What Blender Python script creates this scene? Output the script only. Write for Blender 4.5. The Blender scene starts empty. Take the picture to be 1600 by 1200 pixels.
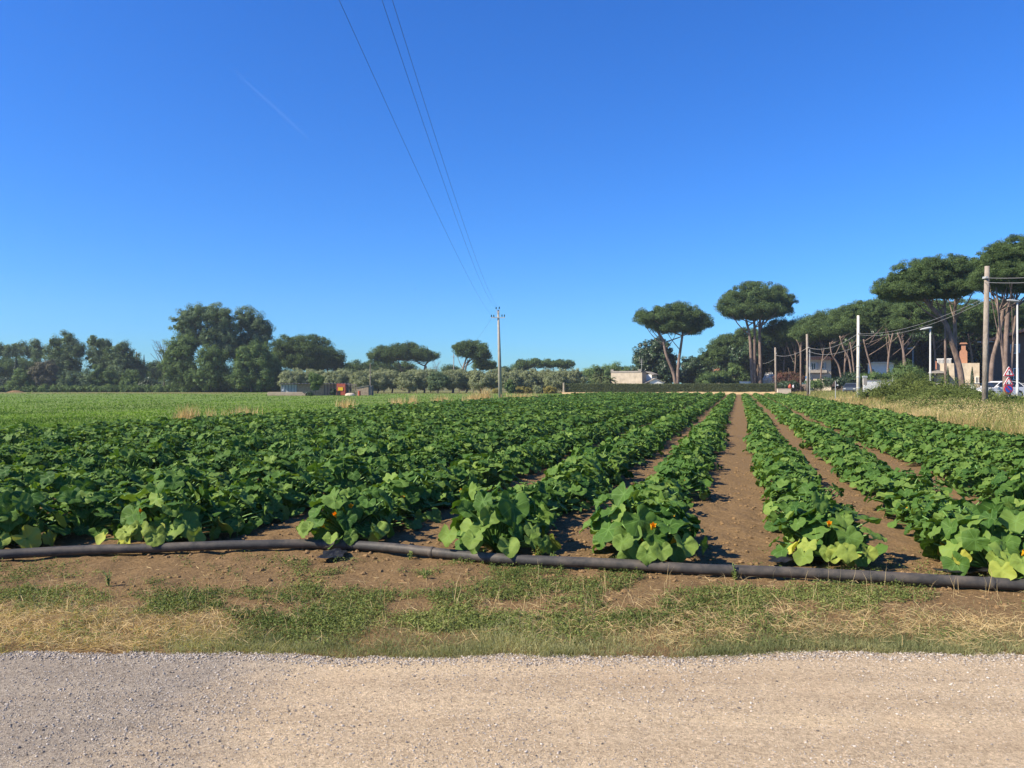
import bpy, math, random
import numpy as np
from mathutils import Vector

random.seed(7)
R = np.random.default_rng(11)
C = bpy.context.scene.collection
scene = bpy.context.scene
rad = math.radians

# ------------------------------------------------------------------ camera
CAM_H = 1.65
FPX = 1200.0                       # focal length in photo pixels (1600 wide)
cam_d = bpy.data.cameras.new('camera')
cam_d.sensor_width = 36.0
cam_d.lens = 36.0 * FPX / 1600.0
cam_d.clip_start = 0.05
cam_d.clip_end = 20000
cam = bpy.data.objects.new('camera', cam_d)
C.objects.link(cam)
cam.location = (0, 0, CAM_H)
cam.rotation_euler = (rad(90), 0, 0)
scene.camera = cam

# ------------------------------------------------------------------ sky and sun
SUN_EL, SUN_AZ = 40.0, 249.0       # azimuth clockwise from +Y (view direction)
w = bpy.data.worlds.new('World'); scene.world = w
w.use_nodes = True
nt = w.node_tree; nt.nodes.clear()
sky = nt.nodes.new('ShaderNodeTexSky'); sky.sky_type = 'NISHITA'
sky.sun_disc = False
sky.sun_elevation = rad(SUN_EL); sky.sun_rotation = rad(SUN_AZ)
sky.altitude = 2000; sky.air_density = 1.6; sky.dust_density = 0.0; sky.ozone_density = 5.0
hsv = nt.nodes.new('ShaderNodeHueSaturation'); hsv.inputs['Saturation'].default_value = 1.15
bg = nt.nodes.new('ShaderNodeBackground'); bg.inputs['Strength'].default_value = 0.12
wo = nt.nodes.new('ShaderNodeOutputWorld')
nt.links.new(sky.outputs[0], hsv.inputs['Color']); 
tint = nt.nodes.new('ShaderNodeMix'); tint.data_type = 'RGBA'; tint.blend_type = 'MULTIPLY'; tint.inputs[0].default_value = 1.0
tint.inputs[7].default_value = (0.228, 0.480, 0.850, 1)
nt.links.new(hsv.outputs[0], tint.inputs[6]); nt.links.new(tint.outputs[2], bg.inputs['Color'])
nt.links.new(bg.outputs[0], wo.inputs['Surface'])
sd = bpy.data.lights.new('sun', 'SUN'); sd.energy = 5.0; sd.angle = rad(0.5); sd.color = (1.0, 0.90, 0.74)
so = bpy.data.objects.new('sun', sd); C.objects.link(so)
sv = Vector((math.sin(rad(SUN_AZ)) * math.cos(rad(SUN_EL)), math.cos(rad(SUN_AZ)) * math.cos(rad(SUN_EL)), math.sin(rad(SUN_EL))))
so.rotation_euler = (-sv).to_track_quat('-Z', 'Y').to_euler(); so.location = (-30, -10, 40)
scene.view_settings.view_transform = 'Standard'; scene.view_settings.look = 'None'
scene.view_settings.exposure = 0.85; scene.view_settings.gamma = 1.0
scene.cycles.max_bounces = 6; scene.cycles.transparent_max_bounces = 8
scene.cycles.use_denoising = True

# ------------------------------------------------------------------ helpers
def unit(a):
    return a / (np.linalg.norm(a, axis=-1, keepdims=True) + 1e-9)

def at(px, py, Y):
    """photo pixel seen at depth Y -> world point"""
    return np.array(((px - 800) / FPX * Y, Y, CAM_H + (600 - py) / FPX * Y))

def gat(px, py, z=0.0):
    Y = FPX * (CAM_H - z) / (py - 600.0)
    return np.array(((px - 800) / FPX * Y, Y, z))

RD = np.array((math.sin(rad(16.5)), math.cos(rad(16.5))))     # direction of the crop rows
RN = np.array((RD[1], -RD[0]))
def uv_of(x, y): return x * RN[0] + y * RN[1], x * RD[0] + y * RD[1]
def xy_of(u, v): return u * RN[0] + v * RD[0], u * RN[1] + v * RD[1]

class MB:
    """collects vertices, faces of any size, material indices and one tone per face"""
    def __init__(s): s.V = []; s.F = []; s.n = 0; s.UV = []; s.has_uv = False
    def add(s, V, F, mi=0, tone=0.5, age=0.0, uv=None):
        V = np.asarray(V, float).reshape(-1, 3); F = np.asarray(F, int)
        if F.ndim == 1: F = F[None]
        m = len(F)
        s.V.append(V)
        s.F.append((F + s.n, np.broadcast_to(np.asarray(mi), m), np.broadcast_to(np.asarray(tone, float), m), np.broadcast_to(np.asarray(age, float), m)))
        s.UV.append(uv if uv is not None else np.zeros((len(V), 2)))
        if uv is not None: s.has_uv = True
        s.n += len(V)
        return s
    def mesh(s, name, mats, smooth=False):
        me = bpy.data.meshes.new(name)
        V = np.concatenate(s.V); UV = np.concatenate(s.UV)
        sizes = np.concatenate([np.full(len(f[0]), f[0].shape[1]) for f in s.F])
        loops = np.concatenate([f[0].ravel() for f in s.F])
        me.vertices.add(len(V)); me.vertices.foreach_set('co', V.astype(np.float32).ravel())
        me.loops.add(len(loops)); me.loops.foreach_set('vertex_index', loops.astype(np.int32))
        st = np.concatenate(([0], np.cumsum(sizes)[:-1]))
        me.polygons.add(len(sizes)); me.polygons.foreach_set('loop_start', st.astype(np.int32))
        me.polygons.foreach_set('material_index', np.concatenate([f[1] for f in s.F]).astype(np.int32))
        me.update(calc_edges=True)
        me.polygons.foreach_set('use_smooth', np.full(len(sizes), bool(smooth)))
        for k, nm in ((2, 'tone'), (3, 'age')):
            a = me.attributes.new(nm, 'FLOAT', 'FACE'); a.data.foreach_set('value', np.concatenate([f[k] for f in s.F]).astype(np.float32))
        if s.has_uv:
            ul = me.uv_layers.new(name='UVMap'); ul.data.foreach_set('uv', UV[loops].astype(np.float32).ravel())
        for m in (mats if isinstance(mats, (list, tuple)) else [mats]): me.materials.append(m)
        me.validate()
        return me
    def obj(s, name, mats, parent=None, smooth=False, loc=None):
        o = bpy.data.objects.new(name, s.mesh(name, mats, smooth)); C.objects.link(o)
        if parent: o.parent = parent
        if loc is not None: o.location = loc
        return o

def tag(o, label=None, cat=None, group=None, kind=None):
    if label: o['label'] = label
    if cat: o['category'] = cat
    if group: o['group'] = group
    if kind: o['kind'] = kind
    return o

def thing(name, label, cat, loc=(0, 0, 0), group=None, rz=0.0):
    o = bpy.data.objects.new(name, None); C.objects.link(o)
    o.location = loc; o.rotation_euler = (0, 0, rz); o.empty_display_size = 0.2
    return tag(o, label, cat, group)

def box(mb, a, b, mi=0):
    x0, y0, z0 = a; x1, y1, z1 = b
    V = [(x0,y0,z0),(x1,y0,z0),(x1,y1,z0),(x0,y1,z0),(x0,y0,z1),(x1,y0,z1),(x1,y1,z1),(x0,y1,z1)]
    F = [(0,3,2,1),(4,5,6,7),(0,1,5,4),(1,2,6,5),(2,3,7,6),(3,0,4,7)]
    return mb.add(V, F, mi)

def bbox(mb, a, b, bev=0.02, mi=0):
    """box with chamfered vertical edges and a chamfered top"""
    x0, y0, z0 = a; x1, y1, z1 = b
    def ring(i, z):
        return [(x0+i+bev,y0+i,z),(x1-i-bev,y0+i,z),(x1-i,y0+i+bev,z),(x1-i,y1-i-bev,z),(x1-i-bev,y1-i,z),(x0+i+bev,y1-i,z),(x0+i,y1-i-bev,z),(x0+i,y0+i+bev,z)]
    V = ring(0, z0) + ring(0, z1 - bev) + ring(bev, z1)
    F = [(k, (k+1) % 8, 8 + (k+1) % 8, 8 + k) for k in range(8)] + [(8+k, 8+(k+1) % 8, 16+(k+1) % 8, 16+k) for k in range(8)]
    n0 = mb.n
    mb.add(V, F, mi)
    mb.F.append((np.array([list(range(n0+16, n0+24)), list(range(n0+7, n0-1, -1))]), np.full(2, mi), np.full(2, .5), np.zeros(2)))
    return mb

def prism(mb, poly, y0, y1, mi=0):
    """polygon in x-z extruded along y"""
    n = len(poly)
    V = [(x, y0, z) for x, z in poly] + [(x, y1, z) for x, z in poly]
    n0 = mb.n
    mb.add(V, [(k, (k+1) % n, n + (k+1) % n, n + k) for k in range(n)], mi)
    mb.F.append((np.array([list(range(n0+n-1, n0-1, -1)), list(range(n0+n, n0+2*n))]), np.full(2, mi), np.full(2, .5), np.zeros(2)))
    return mb

def tube(mb, pts, radii, seg=8, mi=0, tone=0.5, cap=True):
    pts = np.asarray(pts, float); n = len(pts)
    radii = np.broadcast_to(np.asarray(radii, float), n)
    T = unit(np.gradient(pts, axis=0))
    ref = np.array((0.0, 0, 1)) if abs(T[0][2]) < 0.8 else np.array((0.0, 1, 0))
    V = []
    a = np.linspace(0, 2*np.pi, seg, endpoint=False)
    X = unit(np.cross(T[0], ref))
    for i in range(n):
        X = unit(X - T[i] * np.dot(X, T[i])); Yv = np.cross(T[i], X)
        V.append(pts[i] + radii[i] * (np.cos(a)[:, None] * X + np.sin(a)[:, None] * Yv))
    V = np.concatenate(V)
    F = [(i*seg+k, i*seg+(k+1) % seg, (i+1)*seg+(k+1) % seg, (i+1)*seg+k) for i in range(n-1) for k in range(seg)]
    n0 = mb.n
    mb.add(V, F, mi, tone)
    if cap:
        mb.F.append((np.array([list(range(n0+seg-1, n0-1, -1)), list(range(n0+(n-1)*seg, n0+n*seg))]), np.full(2, mi), np.full(2, tone), np.zeros(2)))
    return mb

def smooth_path(P, m=6):
    """Catmull-Rom through points"""
    P = np.asarray(P, float); n = len(P); out = []
    for i in range(n-1):
        p0 = P[max(i-1, 0)]; p1 = P[i]; p2 = P[i+1]; p3 = P[min(i+2, n-1)]
        for t in np.linspace(0, 1, m, endpoint=False):
            out.append(0.5*((2*p1)+(-p0+p2)*t+(2*p0-5*p1+4*p2-p3)*t*t+(-p0+3*p1-3*p2+p3)*t**3))
    out.append(P[-1]); return np.array(out)

def lathe(mb, prof, c=(0, 0, 0), seg=16, mi=0):
    prof = np.asarray(prof, float); a = np.linspace(0, 2*np.pi, seg, endpoint=False)
    V = np.concatenate([np.stack((c[0]+r*np.cos(a), c[1]+r*np.sin(a), np.full(seg, c[2]+z)), 1) for r, z in prof])
    n = len(prof)
    return mb.add(V, [(i*seg+k, i*seg+(k+1) % seg, (i+1)*seg+(k+1) % seg, (i+1)*seg+k) for i in range(n-1) for k in range(seg)], mi)

# value noise on arrays
_perm = R.permutation(512); _val = R.random(512)
def vnoise(x, y):
    xi = np.floor(x).astype(int); yi = np.floor(y).astype(int); fx = x-xi; fy = y-yi
    fx = fx*fx*(3-2*fx); fy = fy*fy*(3-2*fy)
    h = lambda a, b: _val[(_perm[(a) % 512] + b) % 512]
    return (h(xi, yi)*(1-fx)+h(xi+1, yi)*fx)*(1-fy)+(h(xi, yi+1)*(1-fx)+h(xi+1, yi+1)*fx)*fy
def fbm(x, y, o=4):
    s = 0; a = 0.5; t = 0
    for k in range(o): s = s + a*vnoise(x*2**k+17*k, y*2**k+31*k); t += a; a *= 0.5
    return s/t

# ------------------------------------------------------------------ materials
def newmat(name):
    m = bpy.data.materials.new(name); m.use_nodes = True
    n = m.node_tree.nodes; l = m.node_tree.links
    b = n['Principled BSDF']; return m, n, l, b

def ramp(n, stops):
    r = n.new('ShaderNodeValToRGB'); e = r.color_ramp.elements
    while len(e) > 1: e.remove(e[-1])
    e[0].position = stops[0][0]; e[0].color = (*stops[0][1], 1)
    for p, c in stops[1:]:
        k = e.new(p); k.color = (*c, 1)
    return r

def noise(n, l, scale, detail=5, rough=0.55, vec=None):
    t = n.new('ShaderNodeTexNoise'); t.inputs['Scale'].default_value = scale; t.inputs['Detail'].default_value = detail; t.inputs['Roughness'].default_value = rough
    if vec is None:
        g = n.new('ShaderNodeNewGeometry'); vec = g.outputs['Position']
    l.new(vec, t.inputs['Vector']); return t

def mixc(n, l, fac, a, b, mode='MIX'):
    m = n.new('ShaderNodeMix'); m.data_type = 'RGBA'; m.blend_type = mode
    for i, v in ((0, fac), (6, a), (7, b)):
        if hasattr(v, 'links'): l.new(v, m.inputs[i])
        elif i == 0: m.inputs[0].default_value = v
        else: m.inputs[i].default_value = (*v, 1)
    return m.outputs[2]

def math_(n, l, op, a, b=None):
    m = n.new('ShaderNodeMath'); m.operation = op
    for i, v in ((0, a), (1, b)):
        if v is None: continue
        if hasattr(v, 'links'): l.new(v, m.inputs[i])
        else: m.inputs[i].default_value = v
    return m.outputs[0]

def bump(n, l, b, h, strength=0.3, dist=0.02):
    k = n.new('ShaderNodeBump'); k.inputs['Strength'].default_value = strength; k.inputs['Distance'].default_value = dist
    l.new(h, k.inputs['Height']); l.new(k.outputs[0], b.inputs['Normal'])

def plain(name, col, rough=0.7, var=0.15, scale=3.0, metal=0.0, spec=0.4, bmp=0.15):
    m, n, l, b = newmat(name)
    tc = n.new('ShaderNodeTexCoord')
    t = noise(n, l, scale, 6, 0.6, tc.outputs['Object'])
    d = tuple(c*(1-var*1.6) for c in col); u_ = tuple(min(1, c*(1+var)) for c in col)
    r = ramp(n, [(0.3, d), (0.5, col), (0.72, u_)])
    l.new(t.outputs[0], r.inputs[0]); l.new(r.outputs[0], b.inputs['Base Color'])
    b.inputs['Roughness'].default_value = rough; b.inputs['Metallic'].default_value = metal; b.inputs['Specular IOR Level'].default_value = spec
    if bmp: bump(n, l, b, t.outputs[0], bmp, 0.02)
    return m

def foliage(name, dark, light, trans=0.25, tcol=None, rough=0.7, spec=0.10):
    """leaves: colour runs from dark to light with each leaf's own tone"""
    m, n, l, b = newmat(name)
    at_ = n.new('ShaderNodeAttribute'); at_.attribute_name = 'tone'
    mid = tuple((a+c)/2 for a, c in zip(dark, light))
    r = ramp(n, [(0.0, dark), (0.5, mid), (1.0, light)])
    l.new(at_.outputs['Fac'], r.inputs[0]); l.new(r.outputs[0], b.inputs['Base Color'])
    b.inputs['Roughness'].default_value = rough; b.inputs['Specular IOR Level'].default_value = spec
    tr = n.new('ShaderNodeBsdfTranslucent')
    tcx = mixc(n, l, 1.0, r.outputs[0], tcol or (1.3, 1.3, 0.6), 'MULTIPLY'); l.new(tcx, tr.inputs['Color'])
    mx = n.new('ShaderNodeMixShader'); mx.inputs[0].default_value = trans
    l.new(b.outputs[0], mx.inputs[1]); l.new(tr.outputs[0], mx.inputs[2])
    l.new(mx.outputs[0], n['Material Output'].inputs['Surface'])
    return m

def squash_leaf_mat():
    m, n, l, b = newmat('squash_leaf')
    tn = n.new('ShaderNodeAttribute'); tn.attribute_name = 'tone'
    ag = n.new('ShaderNodeAttribute'); ag.attribute_name = 'age'
    r = ramp(n, [(0.0, (0.024, 0.070, 0.011)), (0.5, (0.064, 0.130, 0.021)), (1.0, (0.172, 0.250, 0.050))])
    l.new(tn.outputs['Fac'], r.inputs[0])
    uv = n.new('ShaderNodeUVMap'); sep = n.new('ShaderNodeSeparateXYZ'); l.new(uv.outputs[0], sep.inputs[0])
    an = math_(n, l, 'ARCTAN2', sep.outputs[1], sep.outputs[0])
    ln = n.new('ShaderNodeVectorMath'); ln.operation = 'LENGTH'; l.new(uv.outputs[0], ln.inputs[0])
    s = math_(n, l, 'ABSOLUTE', math_(n, l, 'SINE', math_(n, l, 'MULTIPLY', an, 3.5)))
    d = math_(n, l, 'MULTIPLY', s, ln.outputs['Value'])
    mr = n.new('ShaderNodeMapRange'); mr.inputs[1].default_value = 0.0; mr.inputs[2].default_value = 0.13; mr.inputs[3].default_value = 0.55; mr.inputs[4].default_value = 0.0
    l.new(d, mr.inputs[0])
    c1 = mixc(n, l, mr.outputs[0], r.outputs[0], (0.16, 0.28, 0.07))
    # pale mottling of the blade
    t = noise(n, l, 5.0, 4, 0.6, uv.outputs[0])
    mr2 = n.new('ShaderNodeMapRange'); mr2.inputs[1].default_value = 0.5; mr2.inputs[2].default_value = 0.75; mr2.inputs[3].default_value = 0.0; mr2.inputs[4].default_value = 0.35
    l.new(t.outputs[0], mr2.inputs[0])
    c2 = mixc(n, l, mr2.outputs[0], c1, (0.11, 0.20, 0.075))
    c3 = mixc(n, l, ag.outputs['Fac'], c2, (0.46, 0.44, 0.07))
    l.new(c3, b.inputs['Base Color'])
    b.inputs['Roughness'].default_value = 0.6; b.inputs['Specular IOR Level'].default_value = 0.14
    bump(n, l, b, t.outputs[0], 0.25, 0.02)
    tr = n.new('ShaderNodeBsdfTranslucent'); l.new(mixc(n, l, 1.0, c3, (1.9, 1.9, 0.7), 'MULTIPLY'), tr.inputs['Color'])
    mx = n.new('ShaderNodeMixShader'); mx.inputs[0].default_value = 0.19
    l.new(b.outputs[0], mx.inputs[1]); l.new(tr.outputs[0], mx.inputs[2]); l.new(mx.outputs[0], n['Material Output'].inputs['Surface'])
    return m

def soil_mat():
    m, n, l, b = newmat('soil')
    big = noise(n, l, 0.9, 4); fine = noise(n, l, 26, 7, 0.65); grit = noise(n, l, 120, 3, 0.6)
    r = ramp(n, [(0.3, (0.098, 0.060, 0.026)), (0.55, (0.188, 0.120, 0.055)), (0.75, (0.290, 0.196, 0.100))])
    l.new(fine.outputs[0], r.inputs[0])
    c = mixc(n, l, math_(n, l, 'MULTIPLY', big.outputs[0], 0.45), r.outputs[0], (0.225, 0.146, 0.068))
    g = ramp(n, [(0.62, (0, 0, 0)), (0.72, (1, 1, 1))]); l.new(grit.outputs[0], g.inputs[0])
    c = mixc(n, l, math_(n, l, 'MULTIPLY', g.outputs[0], 0.25), c, (0.36, 0.26, 0.17))
    l.new(c, b.inputs['Base Color']); b.inputs['Roughness'].default_value = 0.95; b.inputs['Specular IOR Level'].default_value = 0.1
    h = math_(n, l, 'ADD', fine.outputs[0], math_(n, l, 'MULTIPLY', grit.outputs[0], 0.3))
    bump(n, l, b, h, 0.8, 0.03)
    return m

def road_mat():
    m, n, l, b = newmat('gravel_track')
    g = n.new('ShaderNodeNewGeometry')
    big = noise(n, l, 0.55, 5, 0.6); med = noise(n, l, 7, 6, 0.65); fine = noise(n, l, 90, 5, 0.7); spk = noise(n, l, 220, 2, 0.5)
    sand = ramp(n, [(0.3, (0.44, 0.332, 0.205)), (0.55, (0.57, 0.44, 0.282)), (0.75, (0.67, 0.535, 0.358))]); l.new(fine.outputs[0], sand.inputs[0])
    grey = ramp(n, [(0.3, (0.245, 0.202, 0.150)), (0.55, (0.37, 0.312, 0.236)), (0.75, (0.49, 0.425, 0.338))]); l.new(fine.outputs[0], grey.inputs[0])
    sep = n.new('ShaderNodeSeparateXYZ'); l.new(g.outputs['Position'], sep.inputs[0])
    # the track is greyer and stonier towards its left end
    mr = n.new('ShaderNodeMapRange'); mr.inputs[1].default_value = -2.3; mr.inputs[2].default_value = -0.5; mr.inputs[3].default_value = 0.34; mr.inputs[4].default_value = -0.12
    l.new(sep.outputs[0], mr.inputs[0])
    k = math_(n, l, 'ADD', math_(n, l, 'ADD', big.outputs[0], mr.outputs[0]), math_(n, l, 'MULTIPLY', med.outputs[0], 0.35))
    kr = n.new('ShaderNodeMapRange'); kr.inputs[1].default_value = 0.66; kr.inputs[2].default_value = 0.95; l.new(k, kr.inputs[0])
    c = mixc(n, l, kr.outputs[0], sand.outputs[0], grey.outputs[0])
    s = ramp(n, [(0.63, (0, 0, 0)), (0.70, (1, 1, 1))]); l.new(spk.outputs[0], s.inputs[0])
    c = mixc(n, l, math_(n, l, 'MULTIPLY', s.outputs[0], 0.5), c, (0.20, 0.165, 0.14))
    g2 = n.new('ShaderNodeNewGeometry')
    for sc_, amt in ((70.0, 0.55), (150.0, 0.45)):
        vo = n.new('ShaderNodeTexVoronoi'); vo.inputs['Scale'].default_value = sc_; l.new(g2.outputs['Position'], vo.inputs['Vector'])
        sp = n.new('ShaderNodeSeparateColor'); l.new(vo.outputs['Color'], sp.inputs[0])
        vr = ramp(n, [(0.0, (.50, .48, .46)), (0.25, (.88, .87, .86)), (0.75, (1.04, 1.04, 1.04)), (1.0, (1.38, 1.38, 1.38))]); l.new(sp.outputs[0], vr.inputs[0])
        c = mixc(n, l, amt, c, mixc(n, l, 1.0, c, vr.outputs[0], 'MULTIPLY'))
    tan = ramp(n, [(0.55, (0, 0, 0)), (0.8, (1, 1, 1))]); l.new(noise(n, l, 1.3, 3).outputs[0], tan.inputs[0])
    c = mixc(n, l, math_(n, l, 'MULTIPLY', tan.outputs[0], 0.45), c, (0.52, 0.36, 0.21))
    mp = n.new('ShaderNodeMapping'); mp.inputs['Scale'].default_value = (0.22, 2.6, 1); mp.inputs['Rotation'].default_value = (0, 0, 0.05); l.new(g.outputs['Position'], mp.inputs[0])
    tk = ramp(n, [(0.36, (.90, .89, .88)), (0.52, (1.0, 1.0, 1.0)), (0.66, (1.08, 1.08, 1.06))]); l.new(noise(n, l, 1.6, 4, 0.55, mp.outputs[0]).outputs[0], tk.inputs[0])
    c = mixc(n, l, 1.0, c, tk.outputs[0], 'MULTIPLY')
    l.new(c, b.inputs['Base Color']); b.inputs['Roughness'].default_value = 0.95; b.inputs['Specular IOR Level'].default_value = 0.1
    bump(n, l, b, math_(n, l, 'ADD', fine.outputs[0], math_(n, l, 'MULTIPLY', spk.outputs[0], 0.6)), 0.9, 0.014)
    return m

def ground_cover(name, stops, scale, scale2=0.12, second=(0.3, 0.25, 0.1), amt=0.4):
    m, n, l, b = newmat(name)
    t = noise(n, l, scale, 6, 0.65); t2 = noise(n, l, scale2, 4)
    r = ramp(n, stops); l.new(t.outputs[0], r.inputs[0])
    r2 = ramp(n, [(0.45, (0, 0, 0)), (0.75, (1, 1, 1))]); l.new(t2.outputs[0], r2.inputs[0])
    l.new(mixc(n, l, math_(n, l, 'MULTIPLY', r2.outputs[0], amt), r.outputs[0], second), b.inputs['Base Color'])
    b.inputs['Roughness'].default_value = 0.95; b.inputs['Specular IOR Level'].default_value = 0.1
    bump(n, l, b, t.outputs[0], 0.6, 0.05)
    return m

def bark(name, a, c, scale=4):
    m, n, l, b = newmat(name)
    tc = n.new('ShaderNodeTexCoord'); mp = n.new('ShaderNodeMapping'); mp.inputs['Scale'].default_value = (1, 1, 0.35)
    l.new(tc.outputs['Object'], mp.inputs[0])
    t = noise(n, l, scale, 6, 0.7, mp.outputs[0]); r = ramp(n, [(0.35, a), (0.65, c)]); l.new(t.outputs[0], r.inputs[0])
    l.new(r.outputs[0], b.inputs['Base Color']); b.inputs['Roughness'].default_value = 0.95; b.inputs['Specular IOR Level'].default_value = 0.1
    bump(n, l, b, t.outputs[0], 0.7, 0.08)
    return m

def stripes(name, a, c, scale, axis=0):
    """corrugated sheet or boards"""
    m, n, l, b = newmat(name)
    tc = n.new('ShaderNodeTexCoord'); sep = n.new('ShaderNodeSeparateXYZ'); l.new(tc.outputs['Object'], sep.inputs[0])
    s = math_(n, l, 'SINE', math_(n, l, 'MULTIPLY', sep.outputs[axis], scale))
    f = math_(n, l, 'ADD', math_(n, l, 'MULTIPLY', s, 0.3), noise(n, l, 3, 4).outputs[0])
    r = ramp(n, [(0.25, a), (0.8, c)]); l.new(f, r.inputs[0]); l.new(r.outputs[0], b.inputs['Base Color'])
    b.inputs['Roughness'].default_value = 0.7; bump(n, l, b, s, 0.4, 0.02)
    return m

M = {}
M['squash'] = squash_leaf_mat()
M['petiole'] = plain('squash_stalk', (0.13, 0.25, 0.055), 0.5, 0.2, 8, bmp=0)
M['flower'] = plain('squash_blossom', (0.82, 0.42, 0.012), 0.5, 0.15, 12, bmp=0)
M['soil'] = soil_mat(); M['track'] = road_mat()
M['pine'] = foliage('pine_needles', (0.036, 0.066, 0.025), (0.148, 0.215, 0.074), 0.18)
M['euc'] = foliage('grey_green_leaves', (0.052, 0.092, 0.046), (0.205, 0.275, 0.140), 0.28)
M['broad'] = foliage('broad_leaves', (0.046, 0.090, 0.032), (0.185, 0.262, 0.090), 0.28)
M['dark'] = foliage('glossy_dark_leaves_wood_shade', (0.014, 0.034, 0.014), (0.062, 0.105, 0.036), 0.08, rough=0.45, spec=0.4)
M['olive'] = foliage('olive_leaves', (0.125, 0.155, 0.080), (0.39, 0.42, 0.235), 0.28)
M['bramble'] = foliage('bramble_leaves', (0.050, 0.080, 0.018), (0.190, 0.225, 0.060), 0.22)
M['hedge'] = foliage('clipped_hedge_leaves', (0.042, 0.062, 0.024), (0.130, 0.155, 0.066), 0.1)
M['dryleaf'] = foliage('dry_brown_leaves', (0.075, 0.075, 0.045), (0.19, 0.175, 0.11), 0.1)
M['pinkleaf'] = foliage('dead_pinkish_twigs', (0.12, 0.085, 0.080), (0.27, 0.20, 0.185), 0.1)
M['redleaf'] = foliage('red_flowering_leaves', (0.045, 0.055, 0.024), (0.21, 0.085, 0.065), 0.15)
M['yellowbush'] = foliage('yellow_green_scrub', (0.13, 0.13, 0.030), (0.34, 0.29, 0.085), 0.2)
M['palm'] = foliage('palm_fronds', (0.045, 0.070, 0.025), (0.15, 0.175, 0.07), 0.1)
M['straw'] = foliage('dry_straw', (0.36, 0.25, 0.11), (0.72, 0.56, 0.30), 0.3)
M['verge'] = foliage('verge_grass', (0.13, 0.165, 0.040), (0.46, 0.41, 0.17), 0.3)
M['weed'] = foliage('weed_leaves', (0.062, 0.100, 0.024), (0.225, 0.255, 0.075), 0.25)
M['shortgrass'] = foliage('short_grey_grass', (0.150, 0.175, 0.075), (0.46, 0.43, 0.22), 0.4)
M['meadow'] = foliage('meadow_blades', (0.065, 0.130, 0.016), (0.215, 0.345, 0.045), 0.3)
M['clod'] = plain('soil_clod', (0.215, 0.138, 0.066), 0.95, 0.3, 20, spec=0.1)
M['stone'] = foliage('gravel_stones', (0.15, 0.125, 0.10), (0.55, 0.485, 0.40), 0.0, rough=0.9, spec=0.15)
M['pinebark'] = bark('pine_bark', (0.095, 0.068, 0.054), (0.29, 0.215, 0.17), 3)
M['bark'] = bark('grey_bark', (0.07, 0.055, 0.042), (0.20, 0.165, 0.13), 4)
m_, n_, l_, b_ = newmat('black_plastic_pipe'); t1 = noise(n_, l_, 9, 6, 0.7); t2 = noise(n_, l_, 1.7, 4)
r1 = ramp(n_, [(0.3, (0.034, 0.032, 0.029)), (0.7, (0.066, 0.062, 0.055))]); l_.new(t1.outputs[0], r1.inputs[0])
r2 = ramp(n_, [(0.50, (0, 0, 0)), (0.78, (1, 1, 1))]); l_.new(math_(n_, l_, 'ADD', math_(n_, l_, 'MULTIPLY', t1.outputs[0], 0.5), math_(n_, l_, 'MULTIPLY', t2.outputs[0], 0.55)), r2.inputs[0])
l_.new(mixc(n_, l_, math_(n_, l_, 'MULTIPLY', r2.outputs[0], 0.55), r1.outputs[0], (0.20, 0.15, 0.10)), b_.inputs['Base Color']); b_.inputs['Roughness'].default_value = 0.6; b_.inputs['Specular IOR Level'].default_value = 0.3
bump(n_, l_, b_, t1.outputs[0], 0.25, 0.01); M['pipe'] = m_
M['black'] = plain('black_sheet', (0.014, 0.014, 0.015), 0.5, 0.2, 6)
M['pole'] = plain('concrete_pole', (0.32, 0.29, 0.245), 0.9, 0.15, 3)
M['whitepole'] = plain('pale_pole', (0.66, 0.61, 0.50), 0.85, 0.12, 3)
M['woodpole'] = bark('weathered_pole_wood', (0.20, 0.165, 0.13), (0.36, 0.31, 0.25), 5)
M['insul'] = plain('insulator_glass', (0.012, 0.055, 0.055), 0.25, 0.1, 3)
M['wire'] = plain('overhead_wire', (0.06, 0.075, 0.11), 0.6, 0.1, 1, bmp=0)
M['cable'] = plain('telephone_cable', (0.30, 0.29, 0.27), 0.6, 0.1, 1, bmp=0)
M['galv'] = plain('galvanised_metal', (0.50, 0.50, 0.47), 0.5, 0.1, 4, metal=0.3)
M['white'] = plain('white_paint', (0.80, 0.78, 0.73), 0.7, 0.06, 2)
M['cream'] = plain('cream_render', (0.66, 0.57, 0.43), 0.9, 0.08, 1.2)
M['beige'] = plain('weathered_beige_render', (0.50, 0.42, 0.31), 0.9, 0.22, 1.1)
M['concrete'] = plain('grey_concrete', (0.30, 0.27, 0.23), 0.9, 0.2, 1.5)
M['brownwall'] = plain('brown_brick_wall', (0.115, 0.078, 0.062), 0.9, 0.15, 6)
M['stonewall'] = plain('rough_stone_wall', (0.34, 0.255, 0.175), 0.95, 0.3, 4, bmp=0.6)
M['tile'] = stripes('terracotta_tiles', (0.36, 0.135, 0.075), (0.60, 0.27, 0.15), 22)
M['sheet'] = stripes('corrugated_sheet', (0.24, 0.26, 0.24), (0.42, 0.45, 0.42), 16)
M['oldwood'] = stripes('old_boards', (0.12, 0.10, 0.085), (0.27, 0.23, 0.19), 14)
M['timber'] = stripes('pale_timber', (0.24, 0.18, 0.12), (0.44, 0.34, 0.23), 3, 2)
M['red'] = plain('red_paint', (0.40, 0.085, 0.045), 0.5, 0.12, 3)
M['signred'] = plain('sign_red', (0.58, 0.025, 0.035), 0.4, 0.04, 3, bmp=0)
M['yellow'] = plain('yellow_paint', (0.82, 0.52, 0.02), 0.5, 0.08, 3)
M['blue'] = plain('sign_blue', (0.03, 0.09, 0.42), 0.4, 0.05, 3, bmp=0)
M['bluelt'] = plain('light_blue_panel', (0.10, 0.36, 0.72), 0.5, 0.05, 3)
M['orange'] = plain('orange_brick', (0.38, 0.19, 0.11), 0.9, 0.15, 6)
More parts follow.
